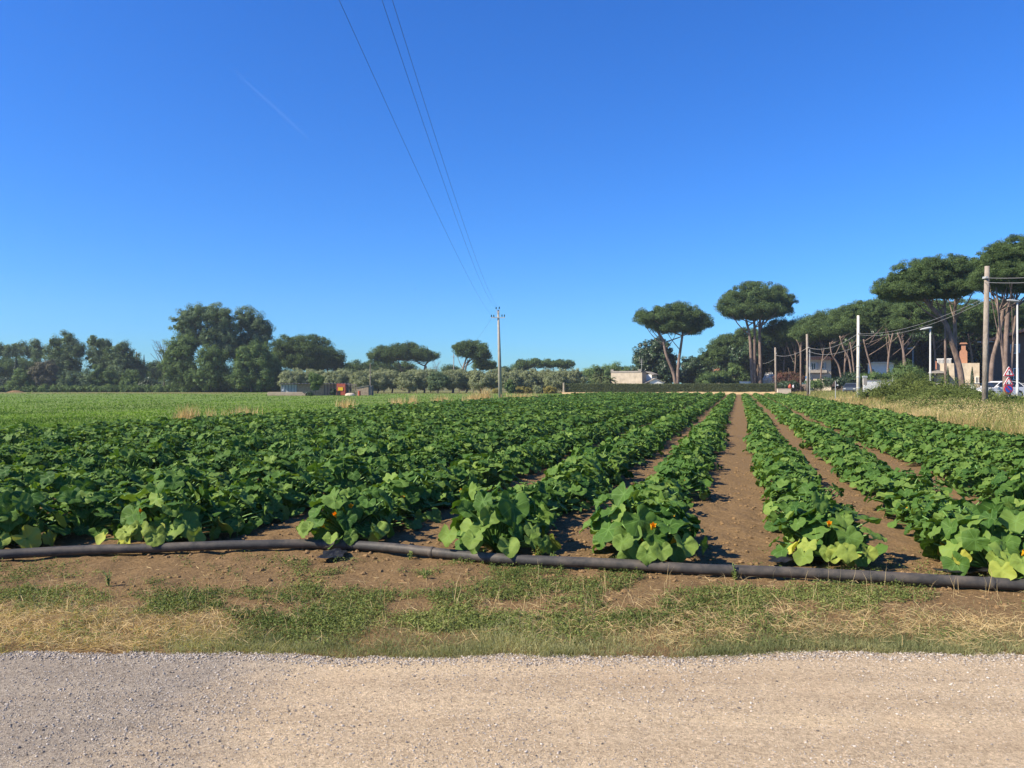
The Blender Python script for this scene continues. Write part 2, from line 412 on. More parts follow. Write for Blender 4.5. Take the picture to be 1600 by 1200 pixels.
M['glass'] = plain('dark_window_glass', (0.018, 0.022, 0.028), 0.08, 0.1, 2, spec=0.6, bmp=0)
M['shutter'] = stripes('pale_shutter', (0.30, 0.34, 0.36), (0.46, 0.50, 0.52), 60, 2)
M['carwhite'] = plain('white_car_paint', (0.78, 0.77, 0.74), 0.25, 0.03, 1, spec=0.5, bmp=0)
M['cargrey'] = plain('grey_car_paint', (0.06, 0.075, 0.09), 0.3, 0.05, 1, spec=0.5, bmp=0)
M['rubber'] = plain('tyre_rubber', (0.02, 0.02, 0.02), 0.8, 0.1, 5)
M['asphalt'] = plain('asphalt', (0.055, 0.053, 0.050), 0.9, 0.2, 6, spec=0.2)
M['bag'] = plain('white_sack', (0.76, 0.74, 0.74), 0.6, 0.1, 3)
M['lampglass'] = plain('pale_lamp_head', (0.45, 0.45, 0.42), 0.4, 0.05, 3)
M['birdgrey'] = plain('dark_feathers', (0.05, 0.05, 0.06), 0.8, 0.1, 5)

# ------------------------------------------------------------------ ground
def axis(d0, d1, step, lo, hi, g=1.22):
    a = list(np.arange(d0, d1, step)); s = step; x = a[-1]
    while x < hi: s *= g; x += s; a.append(x)
    s = step; x = a[0]; b = []
    while x > lo: s *= g; x -= s; b.append(x)
    return np.array(b[::-1] + a)

ROAD_Y = lambda x: 4.69 + 0.16*(vnoise(x*1.1, x*0+3.3)-0.5) + 0.09*(vnoise(x*4, x*0+8.3)-0.5) + 0.05*(vnoise(x*14, x*0+1.3)-0.5)

def ground_z(x, y):
    d = np.hypot(x, y)
    k = np.clip((26-d)/14, 0, 1)
    z = k*(0.050*(fbm(x*1.6, y*1.6, 3)-0.5) + 0.055*(fbm(x*7, y*7, 4)-0.5)*np.clip((y-5.6)/1.0, 0.25, 1))
    u, v = uv_of(x, y)
    bank = np.clip((u-7.3)/4.0, 0, 1)
    z = z + 0.30*bank*bank*(3-2*bank)*np.clip((y-6)/8, 0, 1)
    e = y - ROAD_Y(x)
    z = np.where(e < 0.25, z*np.clip(e/0.25, 0, 1) - 0.05*np.clip((0.02-e)/0.1, 0, 1), z)
    return z

def grid(xs, ys, zf):
    X, Y = np.meshgrid(xs, ys); Z = zf(X, Y)
    nx, ny = len(xs), len(ys)
    i = np.arange((ny-1)*(nx-1)); r = i//(nx-1); c = i % (nx-1); a = r*nx+c
    return np.stack((X, Y, Z), -1).reshape(-1, 3), np.stack((a, a+1, a+nx+1, a+nx), 1)

V, F = grid(axis(-6.5, 8.0, 0.04, -6000, 6000), axis(4.3, 11.5, 0.04, -60, 8000), ground_z)
ground = MB().add(V, F).obj('ground', M['soil'], smooth=True); tag(ground, kind='structure')

def track_z(x, y):
    e = ROAD_Y(x) - y
    z = 0.004 + 0.020*(fbm(x*0.9+5, y*0.9, 3)-0.5) + 0.012*(fbm(x*6, y*6, 3)-0.5)
    return np.where(e < 0.12, z*np.clip(e/0.12, 0, 1) - 0.06*np.clip(-e/0.05, 0, 1), z)
V, F = grid(axis(-5.0, 5.0, 0.04, -400, 400), np.concatenate((np.arange(-3, 2.6, 0.4), np.arange(2.7, 4.9, 0.04))), track_z)
track = MB().add(V, F).obj('dirt_road', M['track'], smooth=True); tag(track, kind='structure')

# light green field to the left: a sheet whose right edge follows the crop rows
M['meadowbase'] = ground_cover('meadow_ground', [(0.3, (0.070, 0.105, 0.022)), (0.5, (0.125, 0.185, 0.038)), (0.72, (0.205, 0.265, 0.065))], 3.0, 0.06, (0.17, 0.19, 0.06), 0.5)
M['farbase'] = ground_cover('dry_ground', [(0.3, (0.11, 0.115, 0.040)), (0.55, (0.19, 0.175, 0.065)), (0.75, (0.30, 0.25, 0.11))], 1.5, 0.08, (0.10, 0.13, 0.040), 0.7)
FIELD_L = -19.9
mb = MB()
vs = np.concatenate((np.arange(-10, 60, 1.0), np.arange(60, 150, 3.0)))
us = FIELD_L - np.concatenate((np.arange(0, 30, 1.0), np.array([40, 60, 90, 140, 220, 320])))
UU, VV = np.meshgrid(us, vs); X, Y = xy_of(UU, VV); Z = 0.03 + 0.10*(fbm(X*0.25, Y*0.25, 3)-0.3)*np.clip((FIELD_L-UU)/3, 0, 1)
ny, nx = UU.shape; i = np.arange((ny-1)*(nx-1)); r = i//(nx-1); c = i % (nx-1); a = r*nx+c
mb.add(np.stack((X, Y, Z), -1).reshape(-1, 3), np.stack((a, a+nx, a+nx+1, a+1), 1))
tag(mb.obj('green_field', M['meadowbase'], smooth=True), kind='structure')
# dry ground beyond the crop and under the orchard
mb = MB(); box(mb, (-320, 126, -0.2), (600, 900, 0.06)); tag(mb.obj('far_ground', M['farbase']), kind='structure')
# verge to the right of the crop
mb = MB()
us = np.concatenate((np.arange(7.3, 15, 0.5), np.array([16, 20, 30, 60, 150]))); vs = np.concatenate((np.arange(8, 60, 1.0), np.arange(60, 134, 3.0)))
UU, VV = np.meshgrid(us, vs); X, Y = xy_of(UU, VV); Z = ground_z(X, Y) + 0.012 + 0.03*np.clip((UU-7.3)/1.0, 0, 1)
ny, nx = UU.shape; i = np.arange((ny-1)*(nx-1)); r = i//(nx-1); c = i % (nx-1); a = r*nx+c
mb.add(np.stack((X, Y, Z), -1).reshape(-1, 3), np.stack((a, a+1, a+nx+1, a+nx), 1))
tag(mb.obj('verge', M['farbase'], smooth=True), kind='structure')
def verge_z(x, y): return ground_z(np.asarray(x, float), np.asarray(y, float)) + 0.042
# asphalt road beyond the verge
mb = MB()
cl = np.array([(27.5, 20), (31.5, 40), (37.0, 62), (42.5, 85), (50.5, 118), (60, 150)], float)
cl = smooth_path(np.c_[cl, np.zeros(len(cl))], 6)
T = unit(np.gradient(cl, axis=0)); Nn = np.stack((T[:, 1], -T[:, 0], T[:, 2]*0), 1)
zr = 0.42
L_ = cl - 3.2*Nn; Rr = cl + 9.0*Nn; L_[:, 2] = zr; Rr[:, 2] = zr
Vr = np.concatenate((L_, Rr, L_-[0, 0, .5], Rr-[0, 0, .5])); m_ = len(cl)
mb.add(Vr, [(k, m_+k, m_+k+1, k+1) for k in range(m_-1)] + [(2*m_+k, k, k+1, 2*m_+k+1) for k in range(m_-1)] + [(m_+k, 3*m_+k, 3*m_+k+1, m_+k+1) for k in range(m_-1)])
tag(mb.obj('asphalt_road', M['asphalt']), kind='structure')
# bank of bare yellowish earth under the hedge
mb = MB(); prism(mb, [(0, 0)], 0, 0) if False else None
x0, x1 = (876-800)/FPX*126, (1216-800)/FPX*126
nb = 90; xs = np.linspace(x0, x1, nb)
zt = 0.26 + 0.07*vnoise(xs*0.8, xs*0) ; zt = zt + np.clip((xs-24.5)/1.0, 0, 1)*0.08
mb.add(np.concatenate([np.stack((xs, np.full(nb, yy), zz), 1) for yy, zz in ((121.5, np.full(nb, 0.0)), (123.2, zt), (127.5, zt+0.02), (128.5, np.full(nb, 0.0)))]),
       [(j*nb+k, j*nb+k+1, (j+1)*nb+k+1, (j+1)*nb+k) for j in range(3) for k in range(nb-1)])
M['bank'] = plain('yellow_earth', (0.47, 0.34, 0.17), 0.95, 0.25, 1.2, spec=0.1)
tag(mb.obj('earth_bank', M['bank']), kind='structure')

# ------------------------------------------------------------------ squash crop
def leaf_shape(nseg, rings):
    a = np.linspace(-np.pi, np.pi, nseg, endpoint=False) + np.pi/nseg
    ro = (0.94 + 0.058*np.cos(5*a) + 0.022*np.cos(15*a) + 0.02*np.cos(11*a+1)) * (1 - 0.60*np.exp(-((np.abs(a)-np.pi)/0.30)**2))
    V = [(0, 0, 0)]
    for rho in rings:
        x = ro*rho*np.cos(a); y = ro*rho*np.sin(a)
        z = 0.30*rho**2 - 0.22*rho**4 + 0.035*np.cos(7*a)*rho*(1.2-rho*0.4)
        V += list(zip(x, y, z))
    V = np.array(V)
    tri = np.array([(0, 1+k, 1+(k+1) % nseg) for k in range(nseg)])
    quads = np.array([(1+j*nseg+k, 1+(j+1)*nseg+k, 1+(j+1)*nseg+(k+1) % nseg, 1+j*nseg+(k+1) % nseg) for j in range(len(rings)-1) for k in range(nseg)]) if len(rings) > 1 else None
    return V, tri, quads
LEAF = {0: leaf_shape(26, (0.4, 0.75, 1.0)), 1: leaf_shape(11, (0.6, 1.0)), 2: leaf_shape(6, (1.0,))}

def plant_spec(rng, n, low=False, old=0, ls=0.78):
    """junction point, radius, frame, tone and age of every leaf"""
    out = []
    ga = rng.random()*6.28
    for i in range(n):
        t = (i+0.5)/n
        ph = ga + i*2.39996 + rng.normal(0, 0.25)
        th = np.clip(0.10 + 1.30*t**0.85 + rng.normal(0, 0.12), 0.02, 1.5)
        L = (0.51 - 0.02*t) * rng.uniform(0.72, 1.14)
        if t < 0.18: L *= rng.uniform(0.75, 1.0)
        o = np.array((math.cos(ph), math.sin(ph), 0.0))
        J = L*(math.sin(th)*0.88*o + np.array((0, 0, math.cos(th))))
        J[2] = max(J[2], 0.07 + 0.05*rng.random())
        Rr = ls*(0.070 + 0.092*rng.beta(1.3, 2.0)) * (0.7 if t < 0.12 else 1.0)
        al = np.clip(0.24 + 0.70*t + rng.normal(0, 0.43), 0.02, 1.7)
        o2 = np.array((math.cos(ph+rng.normal(0, .45)), math.sin(ph+rng.normal(0, .45)), 0.0)); o2 = unit(o2)
        nz = math.cos(al)*np.array((0, 0, 1.0)) + math.sin(al)*o2
        mx = math.cos(al)*o2 - math.sin(al)*np.array((0, 0, 1.0))
        my = np.cross(nz, mx)
        yaw = rng.normal(0, 0.4); X = math.cos(yaw)*mx+math.sin(yaw)*my; Yv = np.cross(nz, X)
        tone = np.clip(rng.normal(0.5, 0.22) + (0.22 if t < 0.15 else 0), 0, 1)
        age = 0.0
        if old and t > 0.72 and rng.random() < old: age = rng.uniform(0.3, 0.9)
        out.append((J, Rr, X, Yv, nz, tone, age))
    return out

def leaves_mesh(spec, lod):
    V0, tri, quads = LEAF[lod]; mb = MB()
    for J, Rr, X, Yv, nz, tone, age in spec:
        hs = (J[0]*7919+J[1]*104729+J[2]*1299709) % 1.0; h2 = (hs*57.31) % 1.0; h3 = (hs*311.7) % 1.0
        wob = 1 + 0.30*(vnoise(V0[:, 0]*2+J[0]*40, V0[:, 1]*2+J[1]*40)-0.5)
        P = J + Rr*(V0[:, :1]*X*wob[:, None] + V0[:, 1:2]*Yv*wob[:, None] + (V0[:, 2:3]*(0.35+1.3*hs) + (0.62*h2-0.12)*np.abs(V0[:, 1:2])*(1-.25*np.abs(V0[:, 1:2])) - (0.35*h3)*V0[:, :1]*np.abs(V0[:, :1]))*nz)
        P = P + np.array((0, 0, 1.0))*(-Rr*0.10*(V0[:, :1]**2)) + nz*(0.42*Rr*(vnoise(V0[:, 0]*3+J[1]*30, V0[:, 1]*3+J[0]*30)-0.5))[:, None]
        n0 = mb.n
        mb.add(P, tri, 0, tone, age, uv=V0[:, :2])
        if quads is not None:
            mb.F.append((quads+n0, np.zeros(len(quads), int), np.full(len(quads), tone), np.full(len(quads), age)))
    return mb

def stalks_mesh(spec, seg, mb=None):
    mb = mb or MB()
    for J, Rr, X, Yv, nz, tone, age in spec:
        P = np.array([(J[0]*0.08, J[1]*0.08, 0.02), (J[0]*0.45, J[1]*0.45, J[2]*0.62), J])
        if seg > 3: P = smooth_path(P, 3)
        tube(mb, P, np.linspace(0.013, 0.007, len(P)), seg, cap=False)
    return mb

def blossom(p, d, s=1.0):
    mb = MB(); d = unit(np.asarray(d, float)); x = unit(np.cross(d, (0.3, 0.2, 1))); y = np.cross(d, x); a = np.linspace(0, 2*np.pi, 20, endpoint=False)
    V = []
    for z, r, lob in ((0, .009, 0), (.03, .015, 0), (.06, .022, .08), (.085, .024, .30)):
        rr = r*(1+lob*np.cos(5*a)); zz = z + 0.012*lob*np.cos(5*a)
        V.append(np.asarray(p) + s*(rr[:, None]*(np.cos(a)[:, None]*x+np.sin(a)[:, None]*y) + zz[:, None]*d))
    V = np.concatenate(V)
    mb.add(V, [(j*20+k, j*20+(k+1) % 20, (j+1)*20+(k+1) % 20, (j+1)*20+k) for j in range(3) for k in range(20)])
    return mb

# rows: offset u, v where the row starts, label wording
def v_of(px, py):
    g = gat(px, py); return uv_of(g[0], g[1])[1]
ROWS = [(-0.93, v_of(1000, 868)), (0.74, v_of(1290, 872)), (2.12, v_of(1525, 893)), (3.62, v_of(1590, 795)), (5.08, 9.5), (6.50, 9.5),
        (-2.40, v_of(772, 858)), (-4.02, v_of(540, 844)), (-5.60, v_of(265, 846)), (-7.05, v_of(40, 852))]
u_ = -8.55
while u_ > FIELD_L + 0.4:
    ROWS.append((u_, 5.8 + 0.3*R.random())); u_ -= 1.52
V_END = 111.0
WORDING = {
    -0.93: 'row along left edge of the bare earth path', 0.74: 'row along right edge of the bare earth path',
    2.12: 'second row right of the bare earth path', 3.62: 'third row right of the bare earth path',
    5.08: 'fourth row right of the bare earth path', 6.50: 'last row beside the dry grass verge',
    -2.40: 'second row left of the bare earth path', -4.02: 'third row left of the bare earth path',
    -5.60: 'fourth row left of the bare earth path', -7.05: 'fifth row left of the bare earth path'}

protos = []
for k in range(12):
    rng = np.random.default_rng(100+k)
    protos.append(plant_spec(rng, 76 + k % 9, old=0.10 if k % 3 == 0 else 0))
proto_mesh = [(leaves_mesh(s, 0).mesh('squash_leaves', M['squash'], True), stalks_mesh(s, 5).mesh('squash_stalks', M['petiole'], True)) for s in protos]
proto_flower = []
for k, s in enumerate(protos):
    fl = []
    rng = np.random.default_rng(300+k)
    for q in range(1 + k % 2):
        ph = rng.uniform(0, 6.28); p = (0.26*math.cos(ph), 0.26*math.sin(ph), rng.uniform(0.16, 0.30))
        fl.append(blossom(p, (math.cos(ph)*.5, math.sin(ph)*.5, 0.8), 0.75).mesh('squash_blossom', M['flower'], True))
    proto_flower.append(fl)

cand = []
for u0, v0 in ROWS:
    v = v0; first = u0 in WORDING
    while v < V_END + R.normal(0, 0.5):
        u = u0 + R.normal(0, 0.07)
        x, y = xy_of(u, v)
        cand.append([x, y, u0, first, v]); first = False
        v += 0.72 * R.uniform(0.85, 1.15)
inview = lambda x, y, mar: abs(x) < (800+mar)/FPX*y + 0.5 and y > 2
near = [c for c in cand if inview(c[0], c[1], 20)]
near.sort(key=lambda c: c[0]**2 + c[1]**2)
keep = near[:290]; keep_id = {id(c) for c in keep}
FRONT = {
    -0.93: ('tall squash plant ending its row by the pipe, yellow blossoms showing among broad leaves', 1.22, 4, 0.0),
    0.74: ('squash plant ending the row right of the bare path, pale yellow leaf on soil', 1.02, 2, 0.35),
    2.12: ('squash plant with yellowing lower leaves and bare stalks beside the pipe', 1.12, 2, 0.7),
    3.62: ('small squash plant ending the third row right of the path, set back from pipe', 0.9, 0, 0.0),
    -2.40: ('squash plant with pale lime leaves hanging over the black pipe, single yellow blossom', 1.18, 1, 0.2),
    -4.02: ('squash plant with an orange blossom and one leaf draped over the pipe joint', 1.05, 3, 0.2),
    -5.60: ('squash plant at its row end with yellow lower leaves reaching the pipe, shading it', 1.1, 2, 0.4),
    -7.05: ('squash plant at the near row end furthest along the pipe, yellow leaves at its foot', 1.02, 2, 0.6)}
GROUP = 'squash plants in the crop rows'
for i, c in enumerate(keep):
    x, y, u0, first, v = c
    left = u0 < -2
    sc = R.uniform(0.82, 1.12) * (1.13 if left else 0.98)
    dist = math.hypot(x, y)
    if first and u0 in FRONT:
        lab, sc, nfl, old = FRONT[u0]
        rng = np.random.default_rng(int(900+u0*10))
        spec = plant_spec(rng, 66, old=old*.5, ls=0.95)
        # low leaves leaning out over the pipe
        for q in range(7):
            s2 = plant_spec(rng, 12, old=0)[11]
            ph = rng.uniform(-2.4, -0.7); o = np.array((math.cos(ph), math.sin(ph), 0))
            J = rng.uniform(.46, .60)*o + np.array((0, 0, rng.uniform(0.10, 0.22))); al = rng.uniform(0.6, 1.2)
            nz = math.cos(al)*np.array((0, 0, 1.0)) + math.sin(al)*o; X = math.cos(al)*o - math.sin(al)*np.array((0, 0, 1.0))
            spec.append((J, rng.uniform(.07, .10), X, np.cross(nz, X), nz, rng.uniform(.6, 1), rng.uniform(.1, .4) if old > .3 else 0.05))
        r = thing('squash_plant', lab, 'squash plant', (x, y, float(ground_z(np.array(x), np.array(y)))-0.01), GROUP)
        leaves_mesh(spec, 0).obj('leaves', M['squash'], r, True); stalks_mesh(spec, 6).obj('stalks', M['petiole'], r, True)
        for q in range(nfl):
            ph = rng.uniform(-2.3, -0.9); rr = rng.uniform(0.26, 0.42)
            blossom((rr*math.cos(ph), rr*math.sin(ph), rng.uniform(0.14, 0.36)), (math.cos(ph)*.7, math.sin(ph)*.7, 0.6), 0.8).obj('blossom', M['flower'], r, True)
        r.scale = (sc, sc, sc)
        continue
    k = int(R.integers(0, len(protos)))
    wd = WORDING.get(u0, 'crowded rows beyond the fifth left of the path')
    r = thing('squash_plant', 'broad leaved squash plant in the ' + wd, 'squash plant', (x, y, float(ground_z(np.array(x), np.array(y)))-0.01), GROUP, R.uniform(0, 6.28))
    r.scale = (sc, sc, sc*R.uniform(0.77, 0.93))
    for nm, me in (('leaves', proto_mesh[k][0]), ('stalks', proto_mesh[k][1])):
        o = bpy.data.objects.new(nm, me); C.objects.link(o); o.parent = r
    if dist < 13 and R.random() < 0.4:
        for me in proto_flower[k]:
            o = bpy.data.objects.new('blossom', me); C.objects.link(o); o.parent = r

# the rest of the crop, far beyond counting
def bake(tV, tF, pos, ang, sc, tone_, mb, dt, age=None, uv=None, mi=0):
    """copies of a template (vertices, faces) baked into one mesh"""
    n = len(pos); m = len(tV); ca, sa = np.cos(ang)[:, None], np.sin(ang)[:, None]
    X = (tV[None, :, 0]*ca - tV[None, :, 1]*sa)*sc[:, None] + pos[:, :1]
    Yy = (tV[None, :, 0]*sa + tV[None, :, 1]*ca)*sc[:, None] + pos[:, 1:2]
    Z = tV[None, :, 2]*sc[:, None] + pos[:, 2:3]
    V = np.stack((X, Yy, Z), -1).reshape(-1, 3); off = np.arange(n)*m
    UVt = np.tile(uv, (n, 1)) if uv is not None else None
    first = True
    for Fk, tk in zip(tF, tone_):
        Fa = (Fk[None]+off[:, None, None]).reshape(-1, Fk.shape[1])
        tn = np.clip(tk[None]+dt[:, None], 0, 1).ravel()
        if first: n0 = mb.n; mb.add(V, Fa, mi, tn, 0.0, uv=UVt); first = False
        else: mb.F.append((Fa+n0, np.full(len(Fa), mi), tn, np.zeros(len(Fa))))

def flat(mb):
    """MB -> template arrays grouped by face size"""
    V = np.concatenate(mb.V); g = {}
    for f, mi, tn, ag in mb.F: g.setdefault(f.shape[1], []).append((f, tn))
    return V, [np.concatenate([a for a, b in g[k]]) for k in g], [np.concatenate([b for a, b in g[k]]) for k in g], np.concatenate(mb.UV)

rest = [c for c in cand if id(c) not in keep_id and (inview(c[0], c[1], 90))]
rest = np.array([(c[0], c[1], c[2]) for c in rest])
dist = np.hypot(rest[:, 0], rest[:, 1])
fieldmb = MB()
T1 = [flat(leaves_mesh(plant_spec(np.random.default_rng(500+k), 74), 1)) for k in range(5)]
T2 = [flat(leaves_mesh(plant_spec(np.random.default_rng(600+k), 60, ls=.85), 2)) for k in range(6)]
which = R.integers(0, 30, len(rest))
for sel, TT in ((dist < 38, T1), (dist >= 38, T2)):
    for k, (tv, tf, tt, tu) in enumerate(TT):
        s = sel & (which % len(TT) == k)
        p = rest[s]; n = len(p)
        if not n: continue
        pos = np.c_[p[:, 0], p[:, 1], ground_z(p[:, 0], p[:, 1])]
        sc = R.uniform(0.82, 1.12, n)*np.where(p[:, 2] < -2, 1.11, 0.95)
        bake(tv*np.array((1, 1, .83)), tf, pos, R.uniform(0, 6.28, n), sc, tt, fieldmb, R.normal(0, 0.06, n), uv=tu)
fo = fieldmb.obj('squash_crop_rows', M['squash'], smooth=True)
tag(fo, 'dark green mass of squash rows running back to the clipped hedge', 'crop', kind='stuff')

# ------------------------------------------------------------------ irrigation pipe
mb = MB()
PP = [(-260, 884), (-120, 876), (0, 868), (130, 861), (250, 857.5), (400, 853.5), (500, 851), (600, 856), (700, 866.5), (800, 875.5), (950, 883), (1075, 890), (1160, 893), (1250, 896.5), (1370, 903), (1500, 911), (1600, 916), (1760, 925), (1950, 938)]
pts = np.array([gat(a, b, 0.05) for a, b in PP])
pts = smooth_path(pts, 8)
pts[:, 2] += 0.012*(vnoise(pts[:, 0]*1.1, pts[:, 0]*0)-0.5) + 0.012
pr = 0.0455 + 0.002*(vnoise(pts[:, 0]*3, pts[:, 0]*0+5)-0.5)
pipe = thing('irrigation_pipe', 'long black plastic irrigation pipe lying across the ends of the crop rows', 'pipe', (0, 0, 0))
tube(MB(), pts, pr, 18).obj('hose', M['pipe'], pipe, True)
def pipe_at(px):
    i = np.argmin(np.abs((pts[:, 0]/pts[:, 1])*FPX+800-px)); return pts[i], unit(pts[min(i+1, len(pts)-1)]-pts[max(i-1, 0)])
for px, r0, half, nm in ((522, 0.055, 0.13, 'joint_sleeve'), (672, 0.051, 0.02, 'clamp'), (1552, 0.051, 0.02, 'clamp')):
    c, t = pipe_at(px)
    tube(MB(), [c-t*half, c-t*half*.9, c+t*half*.9, c+t*half], [r0*.96, r0, r0, r0*.96], 18).obj(nm, M['pipe'], pipe, True)
# scraps of black sheet and thin drip hose near the pipe
def scrap(px, py, w_, h_, seed, label):
    g = gat(px, py); rng = np.random.default_rng(seed); mb = MB(); n = 15
    xs = np.linspace(-.5, .5, n); X, Y = np.meshgrid(xs*w_, xs*h_)
    Z = 0.03 + 0.10*np.abs(fbm(X*9+seed, Y*9+seed, 3)-0.45)*(1.2-np.abs(X/w_)) + 0.012
    edge = 1+0.35*(vnoise(np.arctan2(Y, X)*2+seed, X*0)-.5); X = X*edge; Y = Y*edge
    i = np.arange((n-1)**2); r = i//(n-1); c = i % (n-1); a = r*n+c
    mb.add(np.stack((X, Y, Z), -1).reshape(-1, 3), np.stack((a, a+1, a+n+1, a+n), 1))
    o = mb.obj('plastic_sheet_scrap', M['black'], smooth=False, loc=(g[0], g[1], float(ground_z(g[0], g[1]))))
    tag(o, label, 'plastic scrap', 'black plastic scraps by the pipe')
scrap(1248, 880, 0.50, 0.22, 3, 'crumpled black plastic sheet on soil below the row right of bare path')
scrap(1525, 902, 0.62, 0.14, 9, 'flat black plastic scrap under the squash plant with yellowing leaves')
scrap(520, 872, 0.22, 0.30, 14, 'small black plastic rag hanging below the pipe joint')

# ------------------------------------------------------------------ clods, gravel, weeds, grasses
OCT = np.array([(1, 0, 0), (0, 1, 0), (-1, 0, 0), (0, -1, 0), (.05, .05, .75), (0, 0, -.6), (.62, .6, .25), (-.55, .62, .2)])
def rock_template(rng):
    a = np.linspace(0, 2*np.pi, 6, endpoint=False)
    ring = lambda r, z: np.c_[np.cos(a)*r, np.sin(a)*r, np.full(6, z)]*(1+rng.normal(0, .16, (6, 3)))
    V = np.concatenate((ring(.9, -.35), ring(1.0, .12), ring(.5, .55+.1*rng.random())))
    F4 = np.array([(j*6+k, j*6+(k+1) % 6, (j+1)*6+(k+1) % 6, (j+1)*6+k) for j in range(2) for k in range(6)])
    F6 = np.array([list(range(12, 18))])
    return V, [F4, F6], [np.full(12, .5), np.full(1, .5)]
def rocks(name, mat, P, S, label, cat, flatten=0.75, dt=0.25):
    mb = MB(); n = len(P); wh = R.integers(0, 6, n)
    for k in range(6):
        tv, tf, tt = rock_template(np.random.default_rng(70+k)); s = wh == k
        if not s.any(): continue
        tv = tv*np.array((1, R.uniform(.6, .9), flatten))
        bake(tv, tf, P[s], R.uniform(0, 6.28, s.sum()), S[s], tt, mb, R.normal(0, dt, s.sum()))
    o = mb.obj(name, mat); tag(o, label, cat, kind='stuff'); return o

# clods along the crop edge and in the paths
n = 9000; v = 6.0+ R.gamma(1.2, 6.0, n); u = R.uniform(-9, 8, n); x, y = xy_of(u, v)
k = (np.abs(x) < .75*y) & (y > 6.4) & (fbm(x*2, y*2, 3) > 0.42); x, y = x[k], y[k]
rocks('soil_clods', M['clod'], np.c_[x, y, ground_z(x, y)+0.004], np.minimum((R.gamma(1.8, 0.0075, len(x))+0.005)*(1+0.8*np.exp(-((y-7.2)/0.8)**2)), 0.03), 'brown soil clods scattered between the squash rows', 'soil')
n = 2600; x = R.uniform(-6, 6, n); y = R.uniform(5.4, 7.4, n)
k = fbm(x*1.5+9, y*1.5, 3) > 0.5; x, y = x[k], y[k]
rocks('soil_crumbs', M['clod'], np.c_[x, y, ground_z(x, y)+0.002], R.gamma(2.0, 0.0045, len(x))+0.003, 'small brown soil crumbs on bare verge below the pipe', 'soil')
# gravel of the track, thickest along its edge and in the grey patch
n = 150000; x = R.uniform(-4.3, 4.6, n); y = 2.6 + 2.15*R.random(n)**0.8
dens = 0.16 + 0.4*np.clip((fbm(x*1.2+3, y*1.2, 3)-0.45)*4, 0, 1) + 1.1*np.exp(-((x+1.75)/0.55)**2)*np.exp(-((y-3.75)/0.55)**2) + 0.4*np.exp(-((x-0.6)/0.9)**2)*np.exp(-((y-3.35)/0.12)**2) + 1.6*np.exp(-((ROAD_Y(x)-0.07-y)/0.08)**2)
k = (R.random(n) < dens*0.75) & (y < ROAD_Y(x)+0.03); x, y = x[k], y[k]
edge = np.exp(-((ROAD_Y(x)-0.08-y)/0.10)**2)
S = R.gamma(1.3, 0.0013, len(x))*(1+0.75*edge)+0.0013
rocks('gravel', M['stone'], np.c_[x, y, track_z(x, y)+S*0.3], np.minimum(S, 0.0095), 'pale grey and tan gravel strewn over the dirt track', 'gravel', 0.7, 0.28)

def cards(mb, P, N, size, aspect, rng, tone, mi=0, T=None):
    """small leaf-shaped faces at points P facing N"""
    n = len(P)
    if T is None: T = unit(np.cross(N, unit(rng.normal(size=(n, 3)))))
    else: T = unit(T - N*np.sum(T*N, 1, keepdims=True))
    B = np.cross(N, T); s = np.broadcast_to(np.asarray(size, float), n)[:, None]
    V = np.stack((P-T*s, P-B*s*aspect+T*s*0.1, P+T*s, P+B*s*aspect+T*s*0.1), 1).reshape(-1, 3)
    a = np.arange(n)*4
    mb.add(V, np.stack((a, a+1, a+2, a+3), 1), mi, tone)

def blades(mb, P, lean, L, W, tone, rng, curl=0.3):
    """grass blades of two segments; lean = direction of growth"""
    n = len(P); D = unit(lean); L = np.broadcast_to(np.asarray(L, float), n)[:, None]; W = np.broadcast_to(np.asarray(W, float), n)[:, None]
    S = unit(np.cross(D, unit(rng.normal(size=(n, 3))))); dn = np.array((0, 0, -1.0))
    m = P + D*L*0.55; t = P + D*L + (dn*curl + S*rng.normal(0, .15, (n, 1)))*L
    V = np.stack((P-S*W, P+S*W, m-S*W*.8, m+S*W*.8, t), 1).reshape(-1, 3); a = np.arange(n)*5
    n0 = mb.n
    mb.add(V, np.stack((a, a+1, a+3, a+2), 1), 0, tone)
    mb.F.append((np.stack((a+2, a+3, a+4), 1)+n0, np.zeros(n, int), np.broadcast_to(np.asarray(tone, float), n), np.zeros(n)))

def topx(x, y, z=0.0): return 800+FPX*x/y, 600+FPX*(CAM_H-z)/y
G = lambda px, py, cx, cy, rx, ry: np.exp(-((px-cx)/rx)**2-((py-cy)/ry)**2)

# creeping green weeds of the foreground verge, in patches
n = 30000; py = R.uniform(862, 1010, n); x = R.uniform(-1, 1, n); g = FPX*CAM_H/(py-600); x = x*g*0.72; y = g
px, _ = topx(x, y)
d = 0.9*G(px, py, 40, 930, 90, 30) + 0.95*G(px, py, 330, 950, 150, 24) + 1.0*G(px, py, 600, 945, 220, 32) + 0.9*G(px, py, 850, 925, 160, 26) \
  + 0.9*G(px, py, 760, 965, 200, 20) + 1.0*G(px, py, 1030, 905, 90, 22) + 0.7*G(px, py, 1100, 945, 120, 24) + 1.0*G(px, py, 1300, 925, 150, 20) + 0.9*G(px, py, 1500, 935, 170, 18) \
  + 0.5*G(px, py, 520, 885, 90, 14) + 0.4*G(px, py, 700, 900, 120, 14) + 0.5*G(px, py, 900, 890, 130, 10) + 0.22*G(px, py, 800, 990, 800, 16) + 0.05
d = d*np.clip((fbm(x*2.4, y*3.0, 4)-0.40)*5, 0, 1.2)
k = R.random(n) < d*1.3; x, y = x[k], y[k]; n = len(x)
mb = MB(); per = 17
tone0 = np.clip(fbm(x*1.1+4, y*1.1, 3)*1.1-0.05+R.normal(0, .12, n), 0, 1)
sz = R.uniform(.5, 1.3, n)
